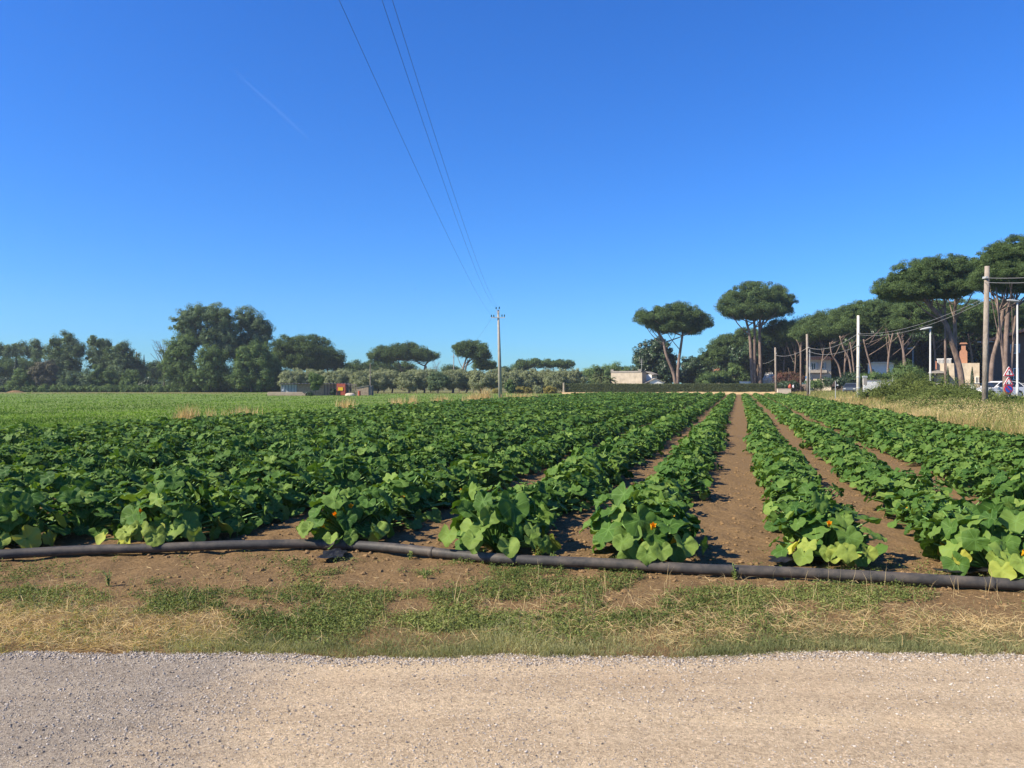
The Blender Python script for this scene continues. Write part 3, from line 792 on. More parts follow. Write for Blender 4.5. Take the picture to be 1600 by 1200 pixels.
for q in range(per):
    ph = R.uniform(0, 6.28, n); rr = R.uniform(0, .055, n)*sz; h = (R.uniform(0.004, .055, n)*sz)*(1-rr*7)
    xx = x+rr*np.cos(ph); yy = y+rr*np.sin(ph)
    P = np.c_[xx, yy, ground_z(xx, yy)+np.maximum(h, .004)]
    N = unit(np.c_[np.cos(ph)*.5, np.sin(ph)*.5, np.full(n, .9)] + R.normal(0, .35, (n, 3)))
    cards(mb, P, N, R.uniform(.0045, .0105, n)*sz, .55, R, np.clip(tone0+R.normal(0, .2, n), 0, 1))
tag(mb.obj('creeping_weeds', M['weed']), 'patchy low green weeds creeping over the bare verge', 'weeds', kind='stuff')

# short greyish grass fringing the track
n = 80000; x = R.uniform(-3.9, 4.2, n); y = ROAD_Y(x) + R.gamma(1.5, 0.16, n) - 0.07
px, py = topx(x, y)
d = np.clip((fbm(x*1.6+2, y*2, 3)-0.30)*4, 0, 1) * (1 - 0.85*G(px, py, 90, 990, 170, 40)) * (1-0.6*G(px, py, 1250, 985, 150, 25)); k = R.random(n) < d; x, y = x[k], y[k]; n = len(x)
mb = MB(); lean = np.c_[R.normal(0, .5, n), R.normal(0, .5, n), np.full(n, 1.0)]
tone = np.clip(fbm(x*2, y*2+9, 3)*1.3-0.2+R.normal(0, .2, n), 0, 1)
blades(mb, np.c_[x, y, ground_z(x, y)-.003], lean, R.uniform(.025, .095, n)*(.5+fbm(x*1.3, y*1.5, 3)), R.uniform(.0009, .0016, n), tone, R)
tag(mb.obj('short_grass', M['shortgrass']), 'short greyish grass fringing the dirt track', 'grass', kind='stuff')

# dry straw: tangled stalks at the left corner, along the verge, and a few tall seed stalks
nt_ = 3400; py = R.uniform(905, 1018, nt_); y = FPX*CAM_H/(py-600); x = R.uniform(-.72, .72, nt_)*y; px, _ = topx(x, y)
d = 3.0*G(px, py, 80, 990, 150, 26) + 0.6*G(px, py, 260, 985, 120, 18) + .35*G(px, py, 950, 980, 170, 22) +   .45*G(px, py, 1330, 975, 200, 26) + .5*G(px, py, 1560, 985, 130, 22) + .08*G(px, py, 800, 960, 800, 40) + 0.35*G(px, py, 1100, 990, 140, 14) + 0.03
k = R.random(nt_) < d; x, y = x[k], y[k]; nt_ = len(x); per = 13
X = np.repeat(x, per)+R.normal(0, .055, nt_*per); Y = np.repeat(y, per)+R.normal(0, .045, nt_*per); n = len(X)
k = Y > ROAD_Y(X)-0.02; X, Y = X[k], Y[k]; n = len(X)
mb = MB(); ph = R.uniform(0, 6.28, n); el = np.abs(R.normal(.25, .4, n))
lean = np.c_[np.cos(ph), np.sin(ph), el]
blades(mb, np.c_[X, Y, ground_z(X, Y)+R.uniform(.004, .035, n)], lean, R.uniform(.04, .15, n), R.uniform(.0008, .0015, n), np.clip(R.normal(.55, .3, n), 0, 1), R, .16)
n = 420; x = R.uniform(-3.8, 4.3, n); y = R.uniform(5.0, 6.3, n); lean = np.c_[R.normal(0, .25, n), R.normal(0, .2, n), np.ones(n)]
blades(mb, np.c_[x, y, ground_z(x, y)-.003], lean, R.uniform(.10, .30, n), R.uniform(.0009, .0016, n), np.clip(R.normal(.65, .2, n), 0, 1), R, .15)
n = 1500; x = R.uniform(-4.6, 5.0, n); y = R.uniform(4.85, 7.0, n); ph = R.uniform(0, 6.28, n)
blades(mb, np.c_[x, y, ground_z(x, y)+.006], np.c_[np.cos(ph), np.sin(ph), R.normal(0, .06, n)], R.uniform(.03, .12, n), R.uniform(.0010, .0018, n), np.clip(R.normal(.6, .25, n), 0, 1), R, .02)
tag(mb.obj('dry_straw', M['straw']), 'pale dry straw tangled along the verge of the track', 'straw', kind='stuff')

# larger single weeds that can be told apart
def small_weed(px, py, h, nl, label, seed):
    rng = np.random.default_rng(seed); g = gat(px, py); r = thing('weed', label, 'weed', (g[0], g[1], float(ground_z(g[0], g[1]))), 'single weeds near the pipe')
    st = MB(); lf = MB()
    for q in range(4):
        ph = rng.uniform(0, 6.28); tip = np.array((math.cos(ph)*h*.35, math.sin(ph)*h*.35, h*rng.uniform(.6, 1)))
        pth = smooth_path([(0, 0, -.01), tip*[.35, .35, .55], tip], 4); tube(st, pth, np.linspace(.0035, .0012, len(pth)), 5)
        k = nl//4; t = rng.uniform(.15, 1, k); P = np.array([pth[int(a*(len(pth)-1))] for a in t]) + rng.normal(0, .009, (k, 3)); P[:, 2] = np.maximum(P[:, 2], .006)
        N = unit(rng.normal(0, .5, (k, 3))+np.array((0, -.1, 1))); cards(lf, P, N, rng.uniform(.008, .019, k), .45, rng, rng.uniform(.3, 1, k))
    st.obj('stem', M['petiole'], r); lf.obj('leaves', M['weed'], r)
small_weed(170, 918, .125, 60, 'upright grey green weed alone on the bare soil, shadow to its right', 1)
small_weed(165, 866, .09, 50, 'low leafy weed growing over the pipe left of the pipe joint', 2)
small_weed(640, 872, .085, 50, 'small weed climbing over the pipe just past the clamp', 3)
small_weed(752, 876, .13, 60, 'thin sprig of weed beside the pipe under the pale lime leaves', 4)
small_weed(838, 876, .14, 60, 'spindly branched weed behind the pipe in the gap between two rows', 5)
small_weed(865, 878, .10, 50, 'shorter spindly weed close by the branched weed behind the pipe', 6)
small_weed(665, 905, .08, 70, 'leafy green weed on the soil bank below the pipe clamp', 7)
small_weed(1150, 905, .12, 90, 'dense green weed leaning on the pipe front below the bare path', 8)
small_weed(370, 838, .22, 40, 'young seedling with small leaves between row ends behind the pipe', 9)

# ------------------------------------------------------------------ trees
def lobe3(l, Y, dz=None):
    """photo ellipse (cx, cy, w, h[, depth offset, depth factor]) at depth Y -> centre, radii"""
    cx, cy, w_, h_ = l[:4]; dy = l[4] if len(l) > 4 else 0.0; fy = l[5] if len(l) > 5 else 0.9
    c = at(cx, cy, Y+dy); k = (Y+dy)/FPX
    return c, np.array((w_*k/2, w_*k/2*fy, h_*k/2))

LEAF_K, LEAF_N = 0.60, 2.5
def crown(lobes, rng, cr, nleaf, leaf, style='round', dens=1.0, asp=0.5, upb=0.35, core=True):
    """foliage of many leaf-sized faces: clumps sit over each lobe, gaps are left between them"""
    mb = MB(); leaf = leaf*LEAF_K; nleaf = int(nleaf*LEAF_N)
    for c, r in lobes:
        area = 4*np.pi*((r[0]*r[1])**1.6/3+(r[0]*r[2])**1.6/3+(r[1]*r[2])**1.6/3)**(1/1.6)
        m = int(max(8, dens*1.5*area/(cr*cr*3.1)))
        D = unit(rng.normal(size=(m, 3)))
        if style == 'dome':
            D[:, 2] = np.where(D[:, 2] < 0, D[:, 2]*0.55, D[:, 2])
            rr = np.where(D[:, 2:3] < -0.1, rng.uniform(.35, .95, (m, 1)), rng.uniform(.80, 1.0, (m, 1)))
        else:
            rr = rng.uniform(.55, 1.02, (m, 1))
        P = c + D*r*rr
        if style == 'dome': P[:, 2] = np.where(D[:, 2] < 0, c[2]+D[:, 2]*r[2]*1.15, P[:, 2])
        crr = cr*rng.uniform(.6, 1.35, m); ct = rng.normal(.5, .13, m)
        per = nleaf
        E = unit(rng.normal(size=(m*per, 3))); rad_ = rng.random((m*per, 1))**.38
        sq = np.array((1.0, 1.0, .72 if style == 'dome' else .9))
        Q = np.repeat(P, per, 0) + E*rad_*np.repeat(crr, per)[:, None]*sq
        N = unit(E*1.0 + np.repeat(D, per, 0)*.5 + np.array((0, 0, upb)) + rng.normal(0, .42, (m*per, 3)))
        Tt = None
        if style == 'dome': N = unit(E*.55 + np.array((0, 0, .4)) + rng.normal(0, .75, (m*per, 3))); Tt = E + np.array((0, 0, .8)) + rng.normal(0, .4, (m*per, 3))
        tn = np.clip(np.repeat(ct, per) + rng.normal(0, .16, m*per), 0, 1)
        cards(mb, Q, N, leaf*rng.uniform(.6, 1.4, m*per), asp, rng, tn, T=Tt)
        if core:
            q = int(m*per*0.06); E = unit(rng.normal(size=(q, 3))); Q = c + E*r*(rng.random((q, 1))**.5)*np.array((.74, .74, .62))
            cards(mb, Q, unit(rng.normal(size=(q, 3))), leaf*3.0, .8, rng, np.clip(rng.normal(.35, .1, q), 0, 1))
    return mb

def trunk(mb, base, top, r0, r1, bend, rng, seg=8):
    base = np.asarray(base); top = np.asarray(top); L = np.linalg.norm(top-base)
    n = 6; t = np.linspace(0, 1, n)[:, None]
    off = rng.normal(0, bend*L, (n, 3))*np.sin(np.pi*t); off[:, 2] *= .2
    P = smooth_path(base+(top-base)*t+off, 3)
    rr = np.linspace(r0, r1, len(P)); rr[0] *= 1.35; rr[1] *= 1.12
    tube(mb, P, rr, seg); return P

def limbs(mb, P, rr, lobes, rng, n, low=0.5, fan=0.72):
    """branches from a trunk path up into the crown"""
    for q in range(n):
        s = P[int(len(P)*rng.uniform(low, .98))-1]; c, r = lobes[rng.integers(0, len(lobes))]
        d = rng.normal(size=3); d[2] = -abs(d[2])*.25; e = c + unit(d)*r*fan
        if e[2] < s[2]+.3: e[2] = s[2]+.4
        mid = s*.45+e*.55; mid[2] = s[2]+(e[2]-s[2])*.42
        Q = smooth_path([s, mid, e], 4); k = rr*rng.uniform(.26, .45); tube(mb, Q, np.linspace(k, k*.3, len(Q)), 6)

TK = 0.58
def tree(name, label, cat, Y, lobes, trunks, mat, barkm, cr, nleaf, leaf, style='round', group=None, seed=0, dens=1.0, nl=5, tr=0.25, asp=0.5, base=0.0, upb=.35, core=True, low=.5):
    rng = np.random.default_rng(seed*13+5)
    L3 = [lobe3(l, Y) for l in lobes]
    b0 = at(trunks[0][0][0], 600, Y); root = np.array((b0[0], Y, base))
    r = thing(name, label, cat, tuple(root), group)
    L3l = [(c-root, rr) for c, rr in L3]
    mb = MB()
    for path in trunks:
        pts_ = [np.array((at(p[0], 600, Y)[0], Y+(p[2] if len(p) > 2 else 0), base if (i == 0 and p[1] is None) else at(p[0], p[1] if p[1] is not None else 600, Y)[2]))-root for i, p in enumerate(path)]
        pts_[0][2] = -0.3
        P = smooth_path(np.array(pts_)+rng.normal(0, .04, (len(pts_), 3)), 4)
        t0 = (path[0][3] if len(path[0]) > 3 else tr)*TK
        rr = t0*np.linspace(1, .55, len(P)); rr[0] *= 1.3
        tube(mb, P, rr, 9); limbs(mb, P, t0, L3l, rng, nl, low)
    mb.obj('trunk', barkm, r, True)
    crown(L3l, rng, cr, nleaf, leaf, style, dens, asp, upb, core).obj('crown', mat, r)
    return r

def pine(label, Y, lobes, trunks, seed, tr=0.25, group=None, cr=None, nleaf=84, leaf=None, nl=5, dens=1.05, low=.5):
    k = Y/FPX
    return tree('stone_pine', label, 'pine tree', Y, lobes, trunks, M['pine'], M['pinebark'], cr or 6.5*k, nleaf, leaf or 1.55*k, 'dome', group, seed, dens, nl, tr, .36, 0.0, .55, True, low)

# the two umbrella pines behind the hedge
pine('umbrella pine with lopsided crown behind the hedge, trunk forking low into two leaning stems', 138,
     [(1026, 497, 68, 34), (1058, 492, 76, 36), (1082, 507, 60, 40), (1045, 510, 70, 26)],
     [[(1057, None), (1053, 585), (1041, 555), (1034, 530), (1020, 510)], [(1058, None), (1060, 570), (1063, 540), (1068, 512)]], 1, .55, nl=6, low=.62)
pine('tallest umbrella pine behind the hedge, dense round crown above three straight trunks', 140,
     [(1152, 480, 62, 50), (1182, 466, 96, 50), (1214, 474, 60, 50), (1182, 487, 110, 32)],
     [[(1177, None), (1174, 560), (1171, 525), (1166, 500)], [(1179, None), (1179, 560), (1180, 520), (1178, 496)], [(1188, None), (1187.5, 560), (1187, 520), (1188, 490)]], 2, .60, nl=4, low=.7)
# pines of the left and middle distance
pine('broad dome shaped pine rising right behind the eucalyptus grove', 172, [(452, 552, 66, 56), (484, 548, 74, 48), (470, 565, 80, 34)], [[(466, None), (468, 580), (474, 560)], [(480, None), (480, 570)]], 3, .45)
pine('lower rounded pine tucked against right flank of the broad dome pine', 180, [(516, 562, 46, 38), (528, 570, 26, 24), (500, 570, 40, 26)], [[(511, None), (512, 570)]], 4, .4)
pine('flat lens shaped umbrella pine on two angled trunks above the olive grove', 190, [(605, 556, 58, 30), (632, 551, 74, 28), (661, 556, 46, 24)], [[(630, None), (628, 580), (622, 565)], [(661, None), (662, 583), (666, 573), (657, 569), (646, 560)], [(661, None), (663, 578), (667, 567), (668, 560)]], 5, .42)
pine('round headed umbrella pine with leaning forked trunk left of the concrete pole', 176, [(726, 547, 40, 30), (742, 549, 44, 32), (753, 558, 24, 26)], [[(722, None), (723, 580), (727, 564), (731, 553)], [(724, None), (728, 572), (740, 560)]], 6, .45)
pine('small dense pine pressed against the round headed pine beside the concrete pole', 182, [(755, 569, 38, 22), (766, 572, 22, 14)], [[(749, None), (750, 575)]], 7, .35)
for i, (lb, tx, wd) in enumerate((([(815, 573, 28, 18), (824, 569, 26, 14)], 838, 'leftmost and lowest of four flat topped pines beyond olive trees'), ([(841, 568, 36, 12)], 854, 'second flat topped pine beyond the olive trees, crown touching both neighbours'),
        ([(864, 568, 34, 12)], 865, 'third flat topped pine beyond the olive trees, on one straight stem'), ([(882, 570, 32, 12)], 880, 'rightmost flat topped pine beyond the olive trees, stem forking like a wineglass'))):
    pine(wd, 214, lb, [[(tx, None), (tx, 582), (tx-3+i, 574)]] + ([[(tx, None), (tx+1, 584), (tx+8, 573)]] if i == 3 else []), 20+i, .3, 'flat topped pines beyond the olive grove', cr=1.0, nl=4)
for i, (x_, y_, w_, h_, Y_, lab) in enumerate((
        (556, 577, 36, 24, 200, 'low dark pine behind olive trees, right of the dome pines'), (590, 577, 46, 28, 205, 'dark pine hidden under the left half of the lens shaped pine'),
        (628, 578, 44, 26, 207, 'dark pine hidden under the right half of the lens shaped pine'), (702, 580, 28, 18, 210, 'little round pine standing by the far slim pole'),
        (788, 580, 36, 12, 230, 'thin dark strip of pine just right of the concrete pole'), (243, 582, 34, 36, 200, 'dark rounded pine in the gap left of the eucalyptus grove'),
        (14, 576, 62, 34, 175, 'flat crowned pine under the leftmost eucalyptus trees'), (40, 574, 40, 30, 180, 'flat crowned pine partly behind the slim cypress'))):
    pine(lab, Y_, [(x_, y_, w_, h_), (x_+w_*.22, y_+2, w_*.6, h_*.8)], [[(x_, None), (x_, y_+4)]], 40+i, .3, nl=3)

EU = 'eucalyptus and oak grove beyond the green field'
def euc(label, Y, lobes, trunks, seed, mat='euc', tr=.35, cr=None, nleaf=48, leaf=None, dens=.62, nl=7, name='eucalyptus_tree', cat='tree', core=True):
    k = Y/FPX
    return tree(name, label, cat, Y, lobes, trunks, M[mat], M['bark'], cr or 6.0*k, nleaf, leaf or 1.75*k, 'round', EU, seed, dens, nl, tr, .42, 0.0, .3, core, .35)
euc('tallest eucalyptus of the grove, wide broken crown with sky showing through', 152, [(292, 508, 52, 50), (318, 492, 60, 40), (345, 497, 44, 50), (330, 525, 56, 40), (358, 520, 34, 62), (300, 535, 30, 24), (345, 550, 50, 40)],
    [[(330, None), (328, 560), (318, 525), (310, 500)], [(334, None), (340, 560), (350, 520), (348, 495)]], 60, tr=.55)
euc('eucalyptus with rounded twin tops at right end of the grove', 156, [(386, 502, 44, 46), (407, 510, 34, 40), (394, 535, 64, 52), (366, 545, 30, 50), (416, 520, 22, 30), (398, 565, 60, 44)], [[(396, None), (397, 560), (392, 515)]], 61, tr=.45)
euc('dense rounded oak at the left foot of the eucalyptus grove', 149, [(282, 552, 56, 60), (292, 535, 38, 28), (270, 575, 44, 60), (295, 585, 44, 56)], [[(280, None), (281, 570)]], 62, 'broad', name='oak_tree')
euc('leafy oak in the middle foot of the grove, below the tallest eucalyptus', 147, [(330, 562, 54, 46), (322, 590, 56, 46), (345, 585, 40, 50)], [[(330, None), (331, 575)]], 63, 'broad', name='oak_tree')
euc('yellowish green oak at the right foot of the grove', 146, [(385, 560, 48, 48), (405, 556, 44, 52), (378, 590, 50, 46), (412, 590, 44, 46)], [[(392, None), (393, 575)]], 64, 'broad', name='oak_tree')
euc('shrubby oak closing the grove beside the grey shed', 150, [(428, 578, 36, 44), (438, 592, 32, 38), (424, 560, 24, 26)], [[(430, None), (430, 585)]], 65, 'broad', name='oak_tree', tr=.2)
for i, (lab, Y_, lb, tx) in enumerate((
        ('leftmost eucalyptus at the field edge, greyish open crown', 190, [(4, 548, 24, 26), (16, 550, 30, 24)], 10), ('eucalyptus with two tufted heads above the slim cypress', 192, [(28, 543, 22, 22), (42, 546, 22, 24), (50, 552, 18, 24)], 36),
        ('gappy eucalyptus with a single leaning tuft left of the tall pair', 188, [(57, 538, 16, 20), (63, 548, 20, 22), (58, 560, 18, 20)], 60), ('tall eucalyptus with highest twin tops in the left half of the tree belt', 165, [(84, 535, 18, 24), (106, 531, 24, 32), (92, 552, 44, 36), (118, 548, 34, 34), (104, 572, 58, 44)], 104),
        ('eucalyptus with feathery split head right of the twin topped one', 166, [(145, 534, 20, 26), (158, 538, 26, 26), (168, 540, 14, 24), (152, 560, 42, 40), (165, 575, 40, 40)], 155),
        ('broad eucalyptus sloping down at the right end of the left tree belt', 164, [(190, 545, 24, 26), (180, 556, 34, 34), (198, 560, 30, 40), (188, 582, 50, 50)], 188),
        ('low bushy tree tapering off right of the left tree belt', 168, [(210, 565, 24, 26), (218, 580, 30, 40), (207, 590, 34, 36)], 213))):
    euc(lab, Y_, lb, [[(tx, None), (tx+1, 575), (tx, 550)]], 70+i, tr=.3)
for i, (lab, x_, y_, w_, h_, mt, nm) in enumerate((
        ('rounded bush in front of the leftmost pines', 36, 595, 40, 40, 'broad', 'bush'), ('grey brown half dry shrub in the left tree belt', 62, 588, 30, 46, 'dryleaf', 'bush'), ('brownish dry shrub beside the twin topped eucalyptus', 78, 586, 26, 48, 'dryleaf', 'bush'),
        ('dark bush under the twin topped eucalyptus', 104, 596, 36, 38, 'euc', 'bush'), ('green bush between the two split eucalyptus trees', 132, 596, 28, 36, 'euc', 'bush'), ('upright leafy bush below the feathery split eucalyptus', 152, 592, 18, 44, 'broad', 'bush'),
        ('leafy bush just right of the upright one', 172, 594, 22, 40, 'broad', 'bush'), ('pale green bush at right end of the left tree belt', 204, 596, 34, 38, 'broad', 'bush'), ('low dark thicket in the gap before the grove', 232, 603, 36, 22, 'dark', 'bush'),
        ('dark low thicket at the far left field edge', 8, 602, 30, 24, 'dark', 'bush'), ('low brownish scrub along the field edge in front of dry shrubs', 76, 606, 70, 14, 'dryleaf', 'bush'))):
    k = 151/FPX
    tree(nm, lab, 'bush', 150+i*.4, [(x_, y_, w_, h_), (x_+w_*.2, y_+h_*.15, w_*.7, h_*.7)], [[(x_, None), (x_, y_)]], M[mt], M['bark'], 4.5*k, 44, 1.6*k, 'round', 'bushes at the foot of the left tree belt', 90+i, .9, 3, .12, .5)
def cypress(label, px, top, Y, wpx, seed, base=0.0):
    k = Y/FPX; r0 = at(px, 600, Y); H = at(px, top, Y)[2]; rng = np.random.default_rng(seed)
    r = thing('cypress', label, 'cypress tree', (r0[0], Y, base), 'slim cypresses'); H -= base
    n = 2200; t = rng.random(n)**.8; ww = wpx*k/2*np.minimum(1, (1-t)*2.6+.06)*np.minimum(1, .4+t*4); ph = rng.uniform(0, 6.28, n); q = rng.random(n)**.4
    P = np.c_[np.cos(ph)*ww*q, np.sin(ph)*ww*q, .15+t*(H-.15)]; N = unit(np.c_[np.cos(ph), np.sin(ph), np.full(n, .4)]+rng.normal(0, .4, (n, 3)))
    mb = MB(); cards(mb, P, N, max(.05, wpx*k*.10), .45, rng, np.clip(rng.normal(.4, .2, n), 0, 1), T=np.tile((0, 0, 1.0), (n, 1))); mb.obj('crown', M['dark'], r)
    mb = MB(); tube(mb, [(0, 0, -.2), (0, 0, H*.8)], [.09, .02], 7); mb.obj('trunk', M['bark'], r)
cypress('slim dark cypress before the leftmost flat crowned pines', 25, 558, 165, 9, 1)
cypress('tiny pointed cypress top above the low tree right of the left belt', 225, 554, 172, 5, 2)
# leafless trees
def bare_tree(name, label, px, top, Y, wpx, mat, seed, nb=26, base=0.0, r0=.12):
    rng = np.random.default_rng(seed); b = at(px, 600, Y); H = at(px, top, Y)[2]-base; Wd = wpx*Y/FPX/2
    r = thing(name, label, 'bare tree', (b[0], Y, base)); mb = MB(); tw = MB()
    P = smooth_path([(0, 0, -.2), (.1, 0, H*.4), (-.05, 0, H*.75)], 5); tube(mb, P, np.linspace(r0, r0*.5, len(P)), 7)
    for q in range(nb):
        s = P[int(rng.uniform(.4, .99)*len(P))]; ph = rng.uniform(0, 6.28); e = np.array((math.cos(ph)*Wd*rng.uniform(.3, 1), math.sin(ph)*Wd*.7, H*rng.uniform(.7, 1.0)))
        m_ = (s+e)/2+np.array((0, 0, H*.03)); Q = smooth_path([s, m_, e], 3); tube(mb, Q, np.linspace(r0*.4, r0*.1, len(Q)), 5)
        for z in range(7):
            s2 = Q[int(rng.uniform(.4, .99)*len(Q))]; d = unit(rng.normal(size=3)+np.array((0, 0, .4)))*rng.uniform(.3, .9)*Wd*.35; tube(tw, [s2, s2+d], [r0*.12, r0*.05], 4)
    mb.obj('trunk', M['bark'], r); tw.obj('twigs', M[mat], r)
bare_tree('dead_tree', 'dead pinkish grey tree with fine bare twigs left of the eucalyptus grove', 256, 529, 151, 44, 'pinkleaf', 3, 30, r0=.16)
bare_tree('bare_shrub', 'leafless shrub with thin upright twigs above olives beside the lens shaped pine', 682, 562, 150, 26, 'pinkleaf', 4, 18, r0=.06)

rng = np.random.default_rng(79); Lb = []
for x_ in np.linspace(-620, 442, 126): Lb.append(lobe3((x_, 608.5, 16, 11+rng.uniform(-3, 4)), 149+rng.uniform(-.6, .6)))
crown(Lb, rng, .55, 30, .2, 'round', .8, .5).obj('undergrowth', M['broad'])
tag(bpy.data.objects['undergrowth'], 'dark undergrowth along the far edge of the green field', 'undergrowth', kind='stuff')
rng = np.random.default_rng(78); mb = MB(); Lb = []
for x_ in np.linspace(-620, 450, 108):
    tp = np.interp(x_, (-60, 60, 200, 240, 300, 450), (572, 572, 582, 592, 575, 585))+rng.uniform(0, 7); Lb.append(lobe3((x_, (tp+614)/2, 26, 614-tp), 192+rng.uniform(-5, 5)))
crown(Lb, rng, 1.2, 40, .36, 'round', .6, .6).obj('far_wood', M['euc'])
tag(bpy.data.objects['far_wood'], 'dim mass of far woodland showing between trunks of the left tree belt', 'wood', kind='stuff')
# olive grove
OL = 'olive trees of the grove beyond the field'
LANDM = [(452, 'behind the corrugated end of the shed'), (474, 'behind the stone part of the shed'), (500, 'behind the dark tree standing at the shed'), (522, 'behind the middle of the shed roof'), (546, 'behind the red board'),
         (566, 'directly left of the slim wooden mast'), (590, 'directly right of the slim wooden mast'), (612, 'on one thick trunk, second right of the slim mast'), (638, 'third right of the slim mast, below the lens shaped pine'), (662, 'with twisted low branches below the pine with angled trunks'),
         (684, 'dark and bushy below the leafless shrub'), (706, 'with a trunk leaning right, below the far slim pole'), (728, 'below the round headed pine'), (750, 'left of the concrete pole, trunk hidden by dry grass'), (770, 'immediately left of the concrete pole'),
         (796, 'immediately right of the concrete pole'), (822, 'second right of the concrete pole, behind yellow scrub'), (846, 'between the two yellow scrub bushes'), (868, 'behind the right yellow scrub bush'), (888, 'touching the left end of the clipped hedge')]
for i, (x_, wd) in enumerate(LANDM):
    Yo = 132 + (i*7 % 5)*.8; k = Yo/FPX; rng = np.random.default_rng(200+i); tp = 577 + rng.uniform(0, 4); hh = 608-tp
    lb = [(x_-6+rng.uniform(-2, 2), tp+11, 24, 22), (x_+7, tp+12+rng.uniform(0, 2), 24, 22), (x_, tp+19, 36, 22), (x_+rng.uniform(-4, 4), tp+6, 20, 13), (x_+rng.uniform(-8, 8), tp+25, 18, 10)]
    tree('olive_tree', 'silver green olive tree ' + wd, 'olive tree', Yo, lb, [[(x_+rng.uniform(-2, 2), None), (x_+rng.uniform(-3, 3), 607), (x_-5, 599)], [(x_, None), (x_+2, 607), (x_+7, 599)]], M['olive'] if i != 10 else M['euc'], M['bark'],
         3.2*k, 34, 1.15*k, 'round', OL, 200+i, .85, 3, .20, .34, .06, .35)
for i, x_ in enumerate((463, 487, 535, 577, 600, 650, 673, 717, 740, 784, 810, 834, 857, 878, 898)):
    Yo = 144; k = Yo/FPX
    tree('olive_tree', 'silver green olive tree of the second line, only its top showing between nearer olives', 'olive tree', Yo, [(x_, 585, 30, 18), (x_+4, 594, 34, 20)], [[(x_, None), (x_, 595)]], M['olive'], M['bark'], 3.2*k, 34, 1.15*k, 'round', 'second line of olive trees', 230+i, .8, 2, .18, .34, .06)
for i, (x_, y_, w_, h_, lab) in enumerate(((776, 612, 14, 10, 'yellow scrub clump just left of the concrete pole'), (818, 611, 32, 13, 'wide yellow green scrub bush right of the concrete pole'), (860, 610, 22, 14, 'yellow green scrub bush nearer the hedge'))):
    k = 129/FPX; tree('scrub_bush', lab, 'bush', 129, [(x_, y_, w_, h_)], [[(x_, None), (x_, y_)]], M['yellowbush'], M['bark'], 2.6*k, 40, 1.0*k, 'round', None, 250+i, 1.1, 2, .05, .4, .06)
k = 127/FPX
tree('sapling', 'young bright green tree in front of the olives right of the concrete pole', 'tree', 127, [(796, 603, 16, 20), (800, 609, 14, 12)], [[(797, None), (797, 604)]], M['broad'], M['bark'], 3*k, 40, 1.2*k, 'round', None, 255, .8, 3, .07, .45, .06)
tree('sapling', 'small rounded greyish tree before the olives between the yellow scrub bushes', 'tree', 127, [(840, 608, 16, 14)], [[(840, None), (840, 610)]], M['olive'], M['bark'], 3*k, 40, 1.1*k, 'round', None, 256, .9, 3, .07, .45, .06)

# garden trees behind the hedge
def garden(label, Y, lobes, tx, seed, mat='dark', cr=6.0, nleaf=46, leaf=2.2, dens=.9, name='garden_tree', tr=.25, cat='tree', group='garden trees behind the hedge'):
    k = Y/FPX
    return tree(name, label, cat, Y, lobes, [[(tx, None), (tx, 575)]], M[mat], M['bark'], cr*k, nleaf, leaf*k, 'round', group, seed, dens, 5, tr, .6, 0.0, .3, True, .35)
garden('glossy dark magnolia behind the beige block, left of the forked umbrella pine', 152, [(1012, 560, 44, 50), (1030, 552, 44, 46), (1040, 575, 44, 50), (1005, 582, 36, 40), (1026, 536, 24, 16)], 1022, 300)
garden('broad dark tree mass left of the beige block behind a palm', 175, [(930, 583, 44, 20), (958, 579, 40, 22), (975, 584, 34, 22), (945, 594, 70, 22)], 950, 301, 'broad', leaf=1.6)
garden('dark tree between both umbrella pines with ragged pointed top', 158, [(1078, 572, 34, 30), (1090, 580, 36, 32), (1072, 588, 34, 30)], 1080, 302)
garden('green leafy bush behind hedge below the red roofed house', 148, [(1108, 592, 36, 20), (1126, 590, 30, 20)], 1114, 303, 'broad', leaf=1.5)
garden('tangled garden tree just left of the triple trunk pine', 150, [(1150, 580, 36, 26), (1160, 592, 30, 24), (1140, 596, 26, 18)], 1150, 304, 'broad', leaf=1.5)
garden('white blossoming shrub at the right end of the hedge', 142, [(1202, 592, 22, 20)], 1202, 305, 'white', 3.0, 26, 1.3, .5, 'flowering_shrub', .06, 'shrub', None)
garden('wide oleander with reddish flowers right of the hedge end pole', 138, [(1224, 589, 30, 20), (1240, 591, 36, 20), (1232, 596, 40, 16)], 1232, 306, 'redleaf', 4, 46, 1.2, .9, 'oleander', .08, 'shrub', None)
garden('low dark green shrub under the reddish oleander', 132, [(1232, 602, 36, 14)], 1232, 307, 'dark', 3.4, 46, 1.2, 1, 'shrub', .06, 'shrub', None)
